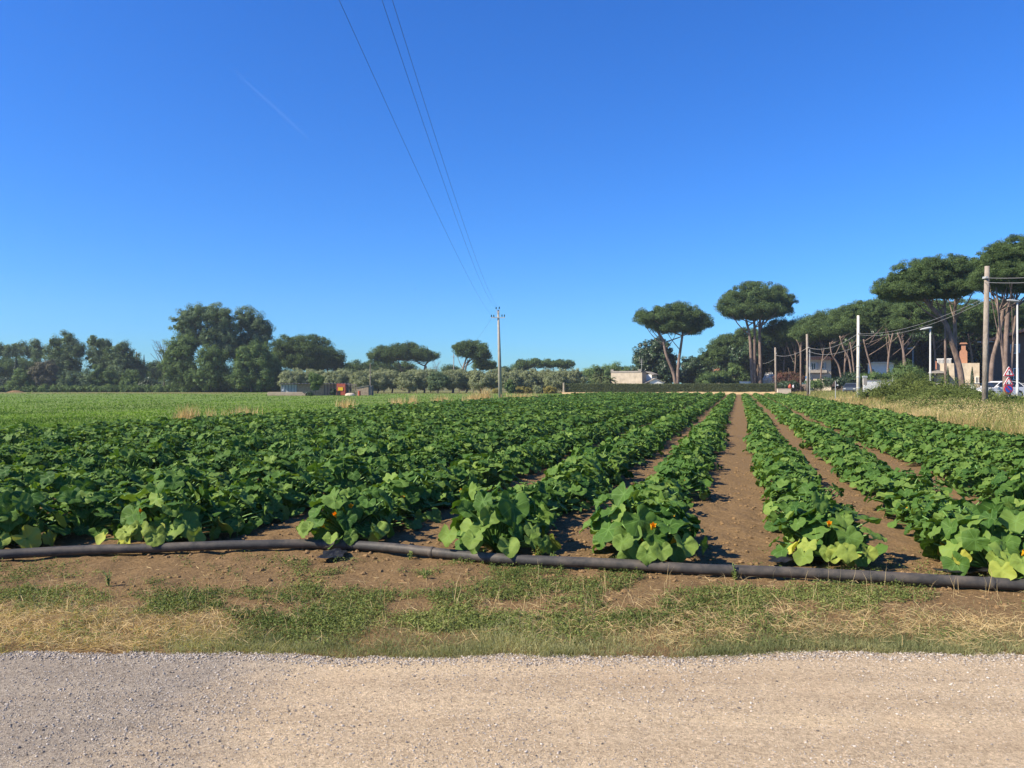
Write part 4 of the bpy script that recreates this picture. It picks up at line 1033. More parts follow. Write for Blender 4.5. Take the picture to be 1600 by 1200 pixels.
def palm(label, px, Y, top, seed, spread):
    rng = np.random.default_rng(seed); b = at(px, 600, Y); H = at(px, top, Y)[2]; k = Y/FPX; r = thing('palm_tree', label, 'palm', (b[0], Y, 0)); mb = MB(); tube(mb, [(0, 0, -.2), (.05, 0, H*.5), (0, 0, H)], [.3, .26, .24], 8); mb.obj('trunk', M['bark'], r)
    mb = MB()
    for q in range(34):
        ph = rng.uniform(0, 6.28); el = rng.uniform(-.4, 1.2); L = spread*k*rng.uniform(.7, 1); o = np.array((math.cos(ph), math.sin(ph), 0)); t = np.linspace(0, 1, 8)[:, None]
        P = np.array((0, 0, H))+o*L*t*math.cos(el)+np.array((0, 0, 1))*(L*t*math.sin(el)-.5*L*t*t)
        for j in range(7):
            d = P[j+1]-P[j]; s = unit(np.cross(d, (0, 0, 1)))
            m_ = 5; tt = np.linspace(0, 1, m_)[:, None]; Q = P[j]+d*tt
            for sg in (-1, 1):
                e = Q+sg*s*L*.22*(1-.6*t[j])+unit(d)*L*.10-np.array((0, 0, .1*L)); a0 = np.arange(m_)*3; ww = unit(d)*.045
                mb.add(np.stack((Q-ww, Q+ww, e), 1).reshape(-1, 3), np.stack((a0, a0+1, a0+2), 1), 0, np.clip(rng.normal(.5, .2, m_), 0, 1))
    mb.obj('fronds', M['palm'], r)
palm('squat palm with grey green fronds left of the beige block', 938, 146, 590, 5, 20)
palm('small palm with yellowish fronds just behind the hedge left of beige block', 952, 140, 594, 8, 15)
palm('small feathery palm behind the hedge below the red roofed house', 1128, 143, 593, 6, 14)

# road side pines on the right
RW = 'stone pines of the road side wood'
def woodpine(label, Y, lobes, trunks, seed, tr=.28, nl=5): return pine(label, Y, lobes, trunks, seed, tr, RW, nl=nl, low=.6)
woodpine('leftmost and lowest pine of the road side wood, behind the red roofed house', 158, [(1112, 556, 40, 34), (1100, 568, 26, 20)], [[(1112, None), (1111, 575), (1113, 560)]], 400)
woodpine('wood pine between red roofed house and the triple trunk pine', 154, [(1142, 541, 60, 36), (1128, 555, 36, 26)], [[(1138, None), (1139, 575), (1141, 550)]], 401)
woodpine('wood pine directly behind the triple trunk pine', 152, [(1170, 532, 50, 40), (1198, 530, 56, 36)], [[(1184, None), (1184, 560)]], 402)
woodpine('wood pine right of the triple trunk pine, over the reddish oleander', 144, [(1222, 517, 62, 36), (1238, 530, 50, 30)], [[(1224, None), (1225, 570), (1229, 540)]], 403)
woodpine('wood pine with slightly leaning pale trunk between the two wooden poles', 138, [(1256, 512, 60, 34), (1246, 522, 56, 30)], [[(1240, None), (1242, 570), (1244, 535)]], 404)
woodpine('wood pine whose pale trunk stands just left of second wooden pole', 131, [(1275, 511, 56, 36), (1262, 522, 54, 30)], [[(1251, None), (1251, 560), (1253, 530), (1262, 515)], [(1251, None), (1251, 550), (1244, 530)]], 405)
woodpine('wood pine over the pale villa', 127, [(1300, 503, 64, 38), (1285, 516, 60, 36)], [[(1283, None), (1283, 575), (1288, 540)]], 406)
woodpine('wood pine with twin leaning trunks right of the pale villa', 119, [(1330, 498, 66, 40), (1315, 514, 60, 34)], [[(1317, None), (1311, 575), (1300, 555), (1296, 535)], [(1319, None), (1320, 570), (1322, 540)]], 407)
woodpine('wood pine with trunk slanting left, beside the pale road pole', 112, [(1352, 492, 66, 44), (1338, 510, 60, 36)], [[(1334, None), (1328, 565), (1318, 545), (1312, 525)], [(1337, None), (1332, 560), (1328, 535)]], 408)
woodpine('wood pine just right of the pale road pole, curved trunk', 106, [(1378, 488, 68, 46), (1390, 505, 60, 36)], [[(1366, None), (1362, 578), (1354, 550), (1349, 530)]], 409)
woodpine('wood pine with thin straight trunk before white building in the wood', 104, [(1408, 486, 66, 46), (1415, 505, 70, 40)], [[(1386, None), (1388, 560), (1395, 520)]], 410)
woodpine('wood pine with forked trunk left of the middle street lamp', 98, [(1435, 488, 70, 48), (1425, 508, 60, 30)], [[(1417, None), (1414, 570), (1410, 540), (1402, 520)], [(1417, None), (1412, 560), (1411, 530)]], 411)
woodpine('darkest wood pine behind the middle street lamp', 100, [(1465, 495, 74, 50), (1480, 510, 70, 30)], [[(1460, None), (1462, 560), (1458, 520)]], 412)
woodpine('wood pine whose crown shows below the great leaning pine', 103, [(1510, 492, 80, 50), (1530, 505, 60, 40)], [[(1522, None), (1520, 560), (1512, 520)]], 413)
woodpine('wood pine behind the brown house roof', 100, [(1560, 490, 70, 46), (1590, 495, 60, 50), (1620, 500, 60, 50)], [[(1545, None), (1552, 560), (1560, 510)]], 414)
pine('great roadside pine with wide sloping crown and thick trunk leaning left', 75,
     [(1396, 454, 64, 42), (1430, 436, 84, 60), (1472, 424, 90, 52), (1510, 436, 60, 56), (1455, 452, 90, 40), (1416, 458, 80, 34), (1488, 452, 84, 40)],
     [[(1506, None), (1500, 580), (1487, 535), (1478, 505), (1455, 480), (1440, 462)], [(1478, 507, 0, .22), (1476, 480), (1470, 455)]], 420, .52, nl=7, low=.6)
pine('upright roadside pine standing close behind the great leaning pine', 79, [(1490, 440, 70, 40), (1520, 430, 60, 50)], [[(1497, None), (1494, 560), (1492, 500), (1493, 465)]], 421, .40, nl=7, low=.7)
pine('rightmost roadside pine, huge crown cut by the picture edge, straight trunk behind road signs', 62,
     [(1556, 408, 62, 58), (1590, 398, 80, 62), (1628, 405, 90, 66), (1580, 430, 110, 40), (1600, 442, 90, 40), (1548, 434, 50, 36)],
     [[(1572, None), (1571, 560), (1573, 500), (1577, 465)], [(1577, 470, 0, .22), (1590, 440)], [(1575, 485, 0, .2), (1556, 450)]], 422, .42, nl=8, low=.75)
pine('dark pine with slanting trunk before the brown house', 68, [(1545, 440, 60, 40), (1575, 445, 60, 36)], [[(1547, None), (1551, 570), (1560, 520), (1570, 470)]], 423, .38, nl=6, low=.75)

# dense wood beyond, one mass
rng = np.random.default_rng(77); mb = MB()
xs_ = np.linspace(1085, 1720, 60)
Lb = []
for x_ in xs_:
    Yw = 172 - np.clip((x_-1200)/420, 0, 1)*42 + rng.uniform(-5, 5); tp = np.interp(x_, (1085, 1140, 1250, 1400, 1720), (566, 540, 510, 492, 488))+rng.uniform(0, 8); mid = (tp+612)/2
    Lb.append(lobe3((x_, mid, 30, (612-tp)), Yw+10))
    if x_ > 1130: Lb += [lobe3((x_+rng.uniform(-4, 4), tp+16+rng.uniform(0, 10), 44, 30), Yw-10*q_) for q_ in (0, 1, 2)]
crown(Lb, rng, 1.15, 44, .36, 'round', .62, .6).obj('pine_wood', M['dark'])  # darker leaves than the pines in front: shade inside the wood put into colour
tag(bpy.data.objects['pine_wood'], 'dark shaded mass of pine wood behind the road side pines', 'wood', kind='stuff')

# ------------------------------------------------------------------ hedge
def X_at(px, Y): return (px-800)/FPX*Y
rng = np.random.default_rng(31)
hx0, hx1 = X_at(882, 125), X_at(1212, 125); hz0, hz1, hy0, hy1 = .25, 1.66, 124.4, 125.8
r = thing('hedge', 'long low clipped brownish green hedge closing the far end of the crop', 'hedge', ((hx0+hx1)/2, 125, hz0))
n = 34000; f = rng.random(n); P = np.c_[rng.uniform(hx0, hx1, n), np.where(f < .72, hy0, rng.uniform(hy0, hy1, n)), np.where(f < .72, rng.uniform(hz0, hz1, n), hz1)]
P += rng.normal(0, .035, (n, 3)); P[:, 2] += .05*(fbm(P[:, 0]*.6, P[:, 0]*0, 3)-.5)
N = unit(np.where((f < .72)[:, None], (0, -1.0, .25), (0, -.2, 1.0))+rng.normal(0, .45, (n, 3)))
mb = MB(); o0 = np.array(((hx0+hx1)/2, 125, hz0))
cards(mb, P-o0, N, rng.uniform(.035, .10, n), .55, rng, np.clip(rng.normal(.45, .22, n)+.5*(fbm(P[:, 0]*.5, P[:, 2]*.8, 3)-.5), 0, 1))
mb.obj('clipped_leaves', M['hedge'], r)
mb = MB(); box(mb, np.array((hx0+.1, hy0+.12, hz0))-o0, np.array((hx1-.1, hy1-.12, hz1-.12))-o0)
for q in range(56): x = hx0+.3+q*(hx1-hx0-.6)/55-o0[0]; tube(mb, [(x, -.25, -.25), (x+.05, -.1, .5)], .03, 5)
mb.obj('woody_core', M['hedge'], r)
def post(name, label, px, py_top, Y, w_, mat, cat='post', group=None, base=0.0, cap=True):
    x = X_at(px, Y); z = at(px, py_top, Y)[2]; mb = MB(); bbox(mb, (-w_/2, -w_/2, -.3), (w_/2, w_/2, z-base), min(.02, w_*.2))
    if cap: bbox(mb, (-w_*.6, -w_*.6, z-base-.002), (w_*.6, w_*.6, z-base+.05), .01)
    o = mb.obj(name, mat, loc=(x, Y, base)); tag(o, label, cat, group); return o
post('gate_post', 'short pale concrete post at left end of the clipped hedge', 880.5, 598.5, 124.2, .22, M['beige'], base=.2)

# ------------------------------------------------------------------ buildings
def house(name, label, cat, px0, px1, py_top, Y, depth, mat, base=0.0, turn=None):
    x0, x1 = X_at(px0, Y), X_at(px1, Y); H = at(0, py_top, Y)[2]-base
    a_ = math.atan2((x0+x1)/2, Y); turn = -rad(turn) if turn is not None else -a_
    r = thing(name, label, cat, ((x0+x1)/2, Y, base), None, turn); W = (x1-x0)*math.cos(a_)/max(.5, math.cos(turn+a_))
    mb = MB(); box(mb, (-W/2, 0, -.3), (W/2, depth, H)); mb.obj('wall', mat, r)
    return r, W, H
def loc(r, px, py, dy=0.0):
    p = at(px, py, r.location[1]+dy); d = p[0]-r.location[0]; a_ = r.rotation_euler[2]
    v_ = math.atan2(r.location[0], r.location[1]) if a_ else 0.0
    return np.array((d*math.cos(v_)/max(.5, math.cos(a_+v_)), dy, p[2]-r.location[2]))
def panel(r, name, px0, py0, px1, py1, mat, out=.05, th=.05, dy=0.0):
    a = loc(r, px0, py1); b = loc(r, px1, py0); mb = MB(); bbox(mb, (a[0], -out+dy, a[2]), (b[0], th-out+dy, b[2]), .008); return mb.obj(name, mat, r)
def window(r, px0, py0, px1, py1, fm, shutters=None):
    a = loc(r, px0, py1); b = loc(r, px1, py0); w_ = b[0]-a[0]; h_ = b[2]-a[2]; t = min(.09, w_*.14)
    mb = MB()
    for q in (((a[0], -.06, a[2]), (a[0]+t, .02, b[2])), ((b[0]-t, -.06, a[2]), (b[0], .02, b[2])), ((a[0]+t, -.058, b[2]-t), (b[0]-t, .02, b[2])), ((a[0]-.06, -.10, a[2]-.06), (b[0]+.06, .02, a[2])), ((a[0]+w_/2-t*.35, -.055, a[2]), (a[0]+w_/2+t*.35, .02, b[2]-t))): box(mb, *q)
    f = mb.obj('window', fm, r)
    mb = MB(); box(mb, (a[0]+t*.8, -.03, a[2]), (b[0]-t*.8, -.01, b[2]-t*.8)); mb.obj('pane', M['glass'], f)
    if shutters:
        for s0, s1 in ((a[0]-w_*.5, a[0]-.02), (b[0]+.02, b[0]+w_*.5)):
            mb = MB(); bbox(mb, (s0, -.09, a[2]), (s1, -.045, b[2]), .01); mb.obj('shutter', shutters, f)
    return f

# grey shed at the edge of the green field
YS = 108
r, W, H = house('shed', 'long low shed of corrugated sheet, rough stone and old boards at field edge', 'shed', 439.5, 546, 600.5, YS, 3.2, M['stonewall'])
panel(r, 'sheet_wall', 439.7, 600.8, 464, 619.6, M['sheet'], .06); panel(r, 'board_wall', 506, 600.8, 545.5, 619.6, M['oldwood'], .06)
a = loc(r, 437, 600); b = loc(r, 549, 598.4); mb = MB(); prism(mb, [(a[0], a[2]), (b[0], a[2]), (b[0], b[2]), (a[0], b[2]-.02)], -.5, 3.5); mb.obj('roof', M['oldwood'], r)
panel(r, 'notice', 441, 608.5, 444, 611, M['white'], .085, .03)
mb = MB(); t_ = np.linspace(0, np.pi, 14); c = loc(r, 452, 614); tube(mb, np.c_[c[0]+.42*np.cos(t_), np.full(14, -.1), c[2]-.02+.22*np.sin(t_)], .035, 6); tube(mb, [(c[0]-.5, -.1, c[2]), (c[0]+.5, -.1, c[2])], .03, 6); mb.obj('iron_arch', M['galv'], r)
def board(name, label, cat, px0, py0, px1, py1, Y, mat, base=0.0, th=.12):
    x0, x1 = X_at(px0, Y), X_at(px1, Y); z0, z1 = at(0, py1, Y)[2], at(0, py0, Y)[2]
    r = thing(name, label, cat, ((x0+x1)/2, Y, max(z0, base))); mb = MB(); bbox(mb, (-(x1-x0)/2, 0, z0-max(z0, base)), ((x1-x0)/2, th, z1-max(z0, base)), .01); mb.obj('panel', mat, r); return r
r = board('machine_cabinet', 'upright red panelled cabinet with yellow plate beside the shed', 'cabinet', 526, 599.5, 539.5, 617.5, 106.8, M['red'], 0, .8)
panel(r, 'yellow_plate', 528.4, 605.4, 536, 610.2, M['yellow'], .05, .05)
panel(r, 'dark_panel', 526.4, 611, 531.5, 617.4, M['rubber'], .03, .03); panel(r, 'crossbar', 526.2, 603.3, 539.3, 604.0, M['tile'], .03, .03)
r = thing('wooden_rack', 'open rack of grey wooden uprights between red cabinet and sloped block hut', 'rack', (X_at(549, 107.5), 107.5, 0))
for q in range(7):
    mb = MB(); x = (q-3)*.22; bbox(mb, (x-.035, 0, -.1), (x+.035, .07, 1.6+.06*(q % 2)), .01); mb.obj('upright', M['oldwood'], r)
for z in (.35, 1.55): mb = MB(); bbox(mb, (-.75, .072, z), (.75, .12, z+.08), .01); mb.obj('rail', M['oldwood'], r)
r = thing('block_hut', 'small hut of grey blocks with sloping top left of the slim mast', 'hut', (X_at(566.5, 107), 107, 0))
w2 = .82; mb = MB(); prism(mb, [(-w2, -.2), (w2, -.2), (w2, 1.42), (-w2, 1.10)], 0, 1.7); mb.obj('wall', M['stonewall'], r)
mb = MB(); prism(mb, [(w2+.003, -.2), (w2+.42, -.2), (w2+.42, 1.40), (w2+.003, 1.44)], .12, 1.6); mb.obj('side_wall', M['oldwood'], r)
mb = MB(); prism(mb, [(-w2-.06, 1.103), (w2+.06, 1.443), (w2+.06, 1.49), (-w2-.06, 1.15)], -.07, 1.76); mb.obj('roof', M['concrete'], r)
o = lathe(MB(), [(0, 0), (.17, 0), (.18, .02), (.18, .2), (.19, .21), (.18, .23), (.18, .42), (.19, .43), (.18, .45), (.18, .62), (.165, .64), (0, .64)], seg=18).obj('oil_drum', M['red'], loc=(X_at(561.5, 105.5), 105.5, .05)); tag(o, 'red drum standing in front of the sloped block hut', 'drum')
mb = MB(); n_ = 16; th_ = np.linspace(0, 2*np.pi, n_, endpoint=False)
lathe(mb, [(0, .42), (.25, .41), (.5, .36), (.68, .24), (.74, .1), (.74, 0)], seg=18); o = mb.obj('sand_heap', M['beige'], loc=(X_at(547, 105.6), 105.6, .0)); tag(o, 'low pale heap of sand and rubble below the wooden rack', 'heap')
r = thing('timber_stack', 'stack of long pale beams lying in front of the shed', 'timber', (X_at(447.5, 105), 105, 0))
for q, (dy, z, h, l0, l1) in enumerate(((0, .05, .2, -2.6, 2.6), (.26, .05, .2, -2.5, 2.7), (.02, .27, .12, -2.65, 2.4), (.27, .27, .14, -2.55, 2.6), (.1, .43, .12, -2.6, 2.2))):
    mb = MB(); bbox(mb, (l0, dy, z), (l1, dy+.24, z+h), .012); mb.obj('beam', M['timber'], r)
for x_ in (-1.8, 1.8): mb = MB(); bbox(mb, (x_-.08, -.05, -.05), (x_+.08, .6, .048), .01); mb.obj('bearer', M['oldwood'], r)
k = 105/FPX
tree('shed_tree', 'dark leafy young tree standing in front of the shed wall', 'tree', 104.6, [(493, 598, 20, 22), (497, 593, 20, 18), (489, 590, 16, 16)], [[(493.5, None), (493, 606)]], M['broad'], M['bark'], 3.2*k, 44, 1.3*k, 'round', None, 500, .9, 3, .09, .5)
tree('bush', 'small dark bush in front of the boarded end of the shed', 'bush', 104.8, [(521, 612, 11, 10)], [[(521.5, None), (521.5, 614)]], M['dark'], M['bark'], 2.4*k, 40, 1.1*k, 'round', None, 501, 1, 2, .05, .5)
tree('bush', 'dark low bush at the right end of the timber stack', 'bush', 104.9, [(482, 616, 12, 7)], [[(482, None), (482, 617)]], M['dark'], M['bark'], 2.4*k, 40, 1.1*k, 'round', None, 502, 1, 2, .05, .5)
def mast(name, label, px, top, Y, r0, r1, mat, cat='pole', base=0.0, group=None):
    H = at(px, top, Y)[2]-base; mb = MB(); tube(mb, [(0, 0, -.4), (0, 0, H*.5), (0, 0, H)], [r0, (r0+r1)/2, r1], 12); o = mb.obj(name, mat, loc=(X_at(px, Y), Y, base), smooth=False); tag(o, label, cat, group); return o
mast('wooden_mast', 'slim plain wooden mast rising beside the block hut before the olives', 578.5, 567, 108, .07, .05, M['woodpole'])

# beige block, white gable and houses behind the hedge
r, W, H = house('flat_roofed_block', 'windowless beige block with worn parapet just behind the hedge', 'building', 954.5, 1003, 582, 142, 7.5, M['beige'], turn=24)
mb = MB(); a = loc(r, 954, 582); b = loc(r, 1001.6, 579.6)
for q in (((a[0], -.06, a[2]), (b[0], .25, b[2])), ((a[0], .252, a[2]), (a[0]+.3, 7.5, b[2])), ((b[0]-.3, .252, a[2]), (b[0], 7.5, b[2]))): box(mb, *q)
mb.obj('parapet', M['concrete'], r)
mb = MB(); bbox(mb, (a[0], -.08, b[2]), (a[0]+.55, .3, b[2]+.28), .02); bbox(mb, (b[0]-.55, -.08, b[2]), (b[0], .3, b[2]+.28), .02); mb.obj('corner_block', M['concrete'], r)
mb = MB(); c = loc(r, 996, 579); tube(mb, [(c[0], 3, c[2]-.5), (c[0], 3, c[2]+2.2)], .03, 6)
for z in (1.2, 1.6, 2.0): tube(mb, [(c[0]-.35, 3, c[2]+z), (c[0]+.35, 3, c[2]+z)], .018, 5)
mb.obj('aerial', M['galv'], r)
mb = MB(); b = loc(r, 1001.6, 580); prism(mb, [(b[0]+.02, b[2]), (b[0]+1.55, b[2]-.55), (b[0]+1.55, b[2]-.70), (b[0]+.02, b[2]-.14)], 3, 7.4); mb.obj('lean_to_roof', M['concrete'], r)
mb = MB(); box(mb, (b[0]+.02, 3.1, -.2), (b[0]+1.2, 7.2, b[2]-.58)); mb.obj('lean_to', M['white'], r)
r = thing('gable_shelter', 'bright white low gable rising above the hedge right of the beige block', 'shelter', (X_at(1026, 141), 141, 0))
mb = MB(); z0, zp, z1 = at(0, 601, 141)[2], at(0, 592, 141)[2], at(0, 597.5, 141)[2]; prism(mb, [(-1.25, -.2), (1.3, -.2), (1.3, z1), (-.25, zp), (-1.25, at(0, 596, 141)[2])], 0, 5); mb.obj('gable_wall', M['white'], r)
mb = MB(); prism(mb, [(-2.4, at(0, 600, 141)[2]), (-1.25, at(0, 596, 141)[2]+.01), (-.25, zp+.01), (1.45, z1-.05), (1.45, z1+.06), (-.25, zp+.13), (-2.4, at(0, 600, 141)[2]+.12)], -.2, 5.2); mb.obj('roof', M['concrete'], r)
r, W, H = house('red_roofed_house', 'pale house with low red tiled roof glimpsed among garden trees', 'house', 1119, 1151, 578, 172, 8, M['cream'])
a = loc(r, 1116, 578); b = loc(r, 1154, 573); m_ = (a[0]+b[0])/2; mb = MB()
mb.add([(a[0], -.6, a[2]), (b[0], -.6, a[2]), (b[0], 8.6, a[2]), (a[0], 8.6, a[2]), (a[0]+1.4, 4, b[2]+.5), (b[0]-1.4, 4, b[2]+.5), (a[0], -.6, a[2]-.18), (b[0], -.6, a[2]-.18), (b[0], 8.6, a[2]-.18), (a[0], 8.6, a[2]-.18)], [(0, 1, 5, 4), (2, 3, 4, 5), (0, 6, 7, 1), (1, 7, 8, 2), (2, 8, 9, 3), (3, 9, 6, 0), (6, 9, 8, 7)])
n0 = mb.n-10; mb.F.append((np.array([(1+n0, 2+n0, 5+n0), (3+n0, 0+n0, 4+n0)]), np.zeros(2, int), np.full(2, .5), np.zeros(2))); mb.obj('roof', M['tile'], r)
window(r, 1127, 583, 1131, 590, M['white']); window(r, 1139, 583, 1143, 590, M['white'])
r = thing('garden_wall', 'low bright white wall section behind hedge left of the triple trunk pine', 'wall', (X_at(1166, 141), 141, 0)); mb = MB(); bbox(mb, (-1.15, 0, -.2), (1.1, .3, at(0, 595.5, 141)[2]-.08), .02); mb.obj('wall', M['white'], r); mb = MB(); bbox(mb, (-1.2, -.05, at(0, 595.5, 141)[2]-.078), (1.15, .35, at(0, 595.5, 141)[2]), .02); mb.obj('coping', M['cream'], r)

# pale villa among the pines
r, W, H = house('villa', 'cream two storey villa with tiled eaves standing among roadside pines', 'house', 1259, 1298.5, 562, 139, 9, M['cream'])
a = loc(r, 1256, 562); b = loc(r, 1301, 559); mb = MB(); prism(mb, [(a[0], a[2]), (b[0], a[2]), (b[0]-.5, b[2]+.2), (a[0]+.5, b[2]+.2)], -.9, 9.6); mb.obj('roof', M['tile'], r)
panel(r, 'parapet', 1264, 556.5, 1282, 558.3, M['cream'], .3, .3)
for q in ((1267, 566.5, 1275, 577), (1284, 566.5, 1288.5, 576)): window(r, *q, M['white'], M['shutter'])
window(r, 1262, 583, 1268, 592, M['white']); panel(r, 'balcony', 1262, 578.5, 1292, 582.5, M['concrete'], .9, .9)
# white buildings deep in the wood
for px0, px1, top, Y_, lab in ((1356, 1396, 568, 122, 'long white building glimpsed between trunks right of the pale road pole'),):
    r, W, H = house('white_house', lab, 'house', px0, px1, top, Y_, 8, M['white'])
    a = loc(r, px0-2, top); b = loc(r, px1+2, top-2.5); mb = MB(); prism(mb, [(a[0], a[2]), (b[0], a[2]), (b[0]-1, b[2]), (a[0]+1, b[2])], -.5, 8.5); mb.obj('roof', M['cream'], r)
    window(r, px0+5, top+8, px0+10, top+18, M['white']); window(r, px1-10, top+8, px1-5, top+18, M['white'])
r = thing('garden_wall', 'long white garden wall right of the pale road pole', 'wall', (X_at(1376, 80), 80, .3))
mb = MB(); bbox(mb, (X_at(1350, 80)-X_at(1376, 80), 0, -.4), (X_at(1420, 80)-X_at(1376, 80), .25, at(0, 594.5, 80)[2]-.3), .02); mb.obj('wall', M['white'], r)
mb = MB(); bbox(mb, (X_at(1349, 80)-X_at(1376, 80), -.05, at(0, 594.5, 80)[2]-.298), (X_at(1421, 80)-X_at(1376, 80), .3, at(0, 594.5, 80)[2]-.23), .015); mb.obj('coping', M['concrete'], r)
post('fence_post', 'white upright post at the right end of the white garden wall', 1395.5, 584, 79, .12, M['white'], base=.3)
# beige house behind the leaning pine
r, W, H = house('roadside_house', 'low cream house with terrace railing behind the great leaning pine', 'house', 1463, 1530, 567.5, 88, 9, M['beige'])
a = loc(r, 1463, 567.4); b = loc(r, 1487, 561)
mb = MB()
for q in range(11): x = a[0]+.1+q*(b[0]-a[0]-.2)/10; box(mb, (x-.03, .05, a[2]), (x+.03, .11, b[2]))
box(mb, (a[0], .04, b[2]), (b[0], .12, b[2]+.08)); mb.obj('railing', M['white'], r)
panel(r, 'red_canopy', 1461.5, 564, 1463.5, 577, M['tile'], .4, .3)
a = loc(r, 1450, 583); b = loc(r, 1480, 579); mb = MB(); prism(mb, [(a[0], a[2]), (b[0], a[2]), (b[0], a[2]+.12), ((a[0]+b[0])/2, b[2]+.05), (a[0], a[2]+.12)], -1.2, .0); mb.obj('porch_roof', M['concrete'], r)
window(r, 1470, 589, 1477, 598, M['white']); window(r, 1524, 589, 1529, 598, M['white'])
c = loc(r, 1505.5, 567); mb = MB(); prism(mb, [(c[0]-.40, c[2]-.3), (c[0]+.38, c[2]-.3), (c[0]+.38, c[2]+1.3), (c[0]+.22, c[2]+1.55), (c[0]-.22, c[2]+1.55), (c[0]-.40, c[2]+1.3)], 1, 1.8); ch = mb.obj('chimney', M['orange'], r)
mb = MB(); prism(mb, [(c[0]-.22, c[2]+1.552), (c[0]+.22, c[2]+1.552), (c[0]+.22, c[2]+2.2), (c[0]-.22, c[2]+2.2)], 1.2, 1.6); prism(mb, [(c[0]-.42, c[2]+2.2), (c[0]+.42, c[2]+2.2), (c[0]+.3, c[2]+2.36), (c[0]-.3, c[2]+2.36)], 1, 1.8); mb.obj('cowl', M['orange'], ch)
mb = MB(); a = loc(r, 1484, 605); box(mb, (a[0]-8, -2.6, -.2), (a[0]+7, -2.4, 1.0)); mb.obj('front_wall', M['concrete'], r)
cypress('thin black cypress before the cream wall, left of the leaning trunk', 1481, 572, 84, 5.5, 11, .3)
cypress('thin black cypress right of the leaning trunk', 1519, 573, 84, 5.5, 12, .3)
# brown house at the picture edge
r, W, H = house('brown_house', 'dark brown brick house with orange tiled roof behind rightmost pine', 'house', 1538, 1680, 536, 78, 10, M['brownwall'])  # brown wall colour kept extra dark to stand in for shade on it
mb = MB(); A = loc(r, 1532, 535.5); B = loc(r, 1606, 517); D_ = loc(r, 1690, 540)
prism(mb, [(A[0], A[2]), (B[0], B[2]), (D_[0], D_[2]), (D_[0], D_[2]+.28), (B[0], B[2]+.30), (A[0], A[2]+.28)], -1.0, 11); mb.obj('roof', M['tile'], r)
mb = MB(); A2 = loc(r, 1540, 536); B2 = loc(r, 1606, 519.5); D2 = loc(r, 1680, 540); prism(mb, [(A2[0]+.05, A2[2]-.1), (D2[0]-.05, A2[2]-.1), (D2[0]-.05, D2[2]-.02), (B2[0], B2[2]-.02), (A2[0]+.05, A2[2]-.02)], .01, 9.9); mb.obj('gable', M['brownwall'], r)
window(r, 1582, 537, 1590, 551, M['white'], M['shutter']); window(r, 1583, 575, 1592, 592, M['white']); window(r, 1620, 540, 1628, 552, M['white'], M['shutter'])
panel(r, 'lit_wall_sliver', 1539.5, 543, 1542.5, 558, M['orange'], .12, .1)  # orange strip paints the sunlit sliver of the side wall
a = loc(r, 1572, 524); mb = MB(); bbox(mb, (a[0], 2, a[2]-.6), (a[0]+1.6, 3, a[2]+.35), .03); mb.obj('chimney', M['concrete'], r)
mb = MB(); c = loc(r, 1536, 533); tube(mb, [(c[0]-.6, -.9, c[2]), (c[0]+.9, -.9, c[2])], .05, 8); tube(mb, [(c[0], -.9, c[2]-.4), (c[0], -.9, c[2]+.15)], .04, 8); mb.obj('gutter', M['galv'], r)
mb = MB(); box(mb, (-9, -3.2, -.2), (5, -3.0, 1.0)); mb.obj('fence_wall', M['concrete'], r)
mb = MB()
for q in range(60): tube(mb, [(-9+q*.235, -3.1, 1.0), (-9+q*.235, -3.1, 1.7)], .018, 4)
tube(mb, [(-9, -3.1, 1.7), (5, -3.1, 1.7)], .025, 5); mb.obj('fence_rails', M['galv'], r)

# ------------------------------------------------------------------ poles, wires, lamps
YP = 90.0; XP = X_at(782, YP)
pole = thing('utility_pole', 'tall tapering concrete pole with crossarm and glass insulators at field edge', 'utility pole', (XP, YP, 0))
Hp = at(0, 484.5, YP)[2]; lean = X_at(778.5, YP)-XP
tube(MB(), [(0, 0, -.5), (lean*.5, 0, Hp/2), (lean, 0, Hp)], [.24, .18, .11], 16).obj('shaft', M['pole'], pole, True)
za = at(0, 496.5, YP)[2]; xa = X_at(778.2, YP)-XP
mb = MB(); bbox(mb, (xa-.83, -.20, za-.05), (xa+.83, -.12, za+.05), .01); mb.obj('crossarm', M['galv'], pole)
INS = []
for px, py in ((768, 493.5), (771.6, 493.5), (784.4, 493), (788.2, 493), (775.3, 481.3), (780.2, 481)):
    z = at(0, py, YP)[2]; x = X_at(px, YP)-XP; zb = za+.05 if py > 490 else Hp-.35
    mb = MB(); lathe(mb, [(.0, -.14), (.05, -.14), (.085, -.10), (.05, -.04), (.075, 0), (.055, .06), (.06, .10), (0, .13)], (x, -.16, z), 12)
    ins = mb.obj('insulator', M['insul'], pole, True)
    xb = x if py > 490 else lean
    tube(MB(), [(xb, -.12, zb), (x, -.16, zb+.08 if py < 490 else z-.12), (x, -.16, z-.10)], .018, 6).obj('pin', M['galv'], ins)
    INS.append(np.array((XP+x, YP-.16, z+.06)))
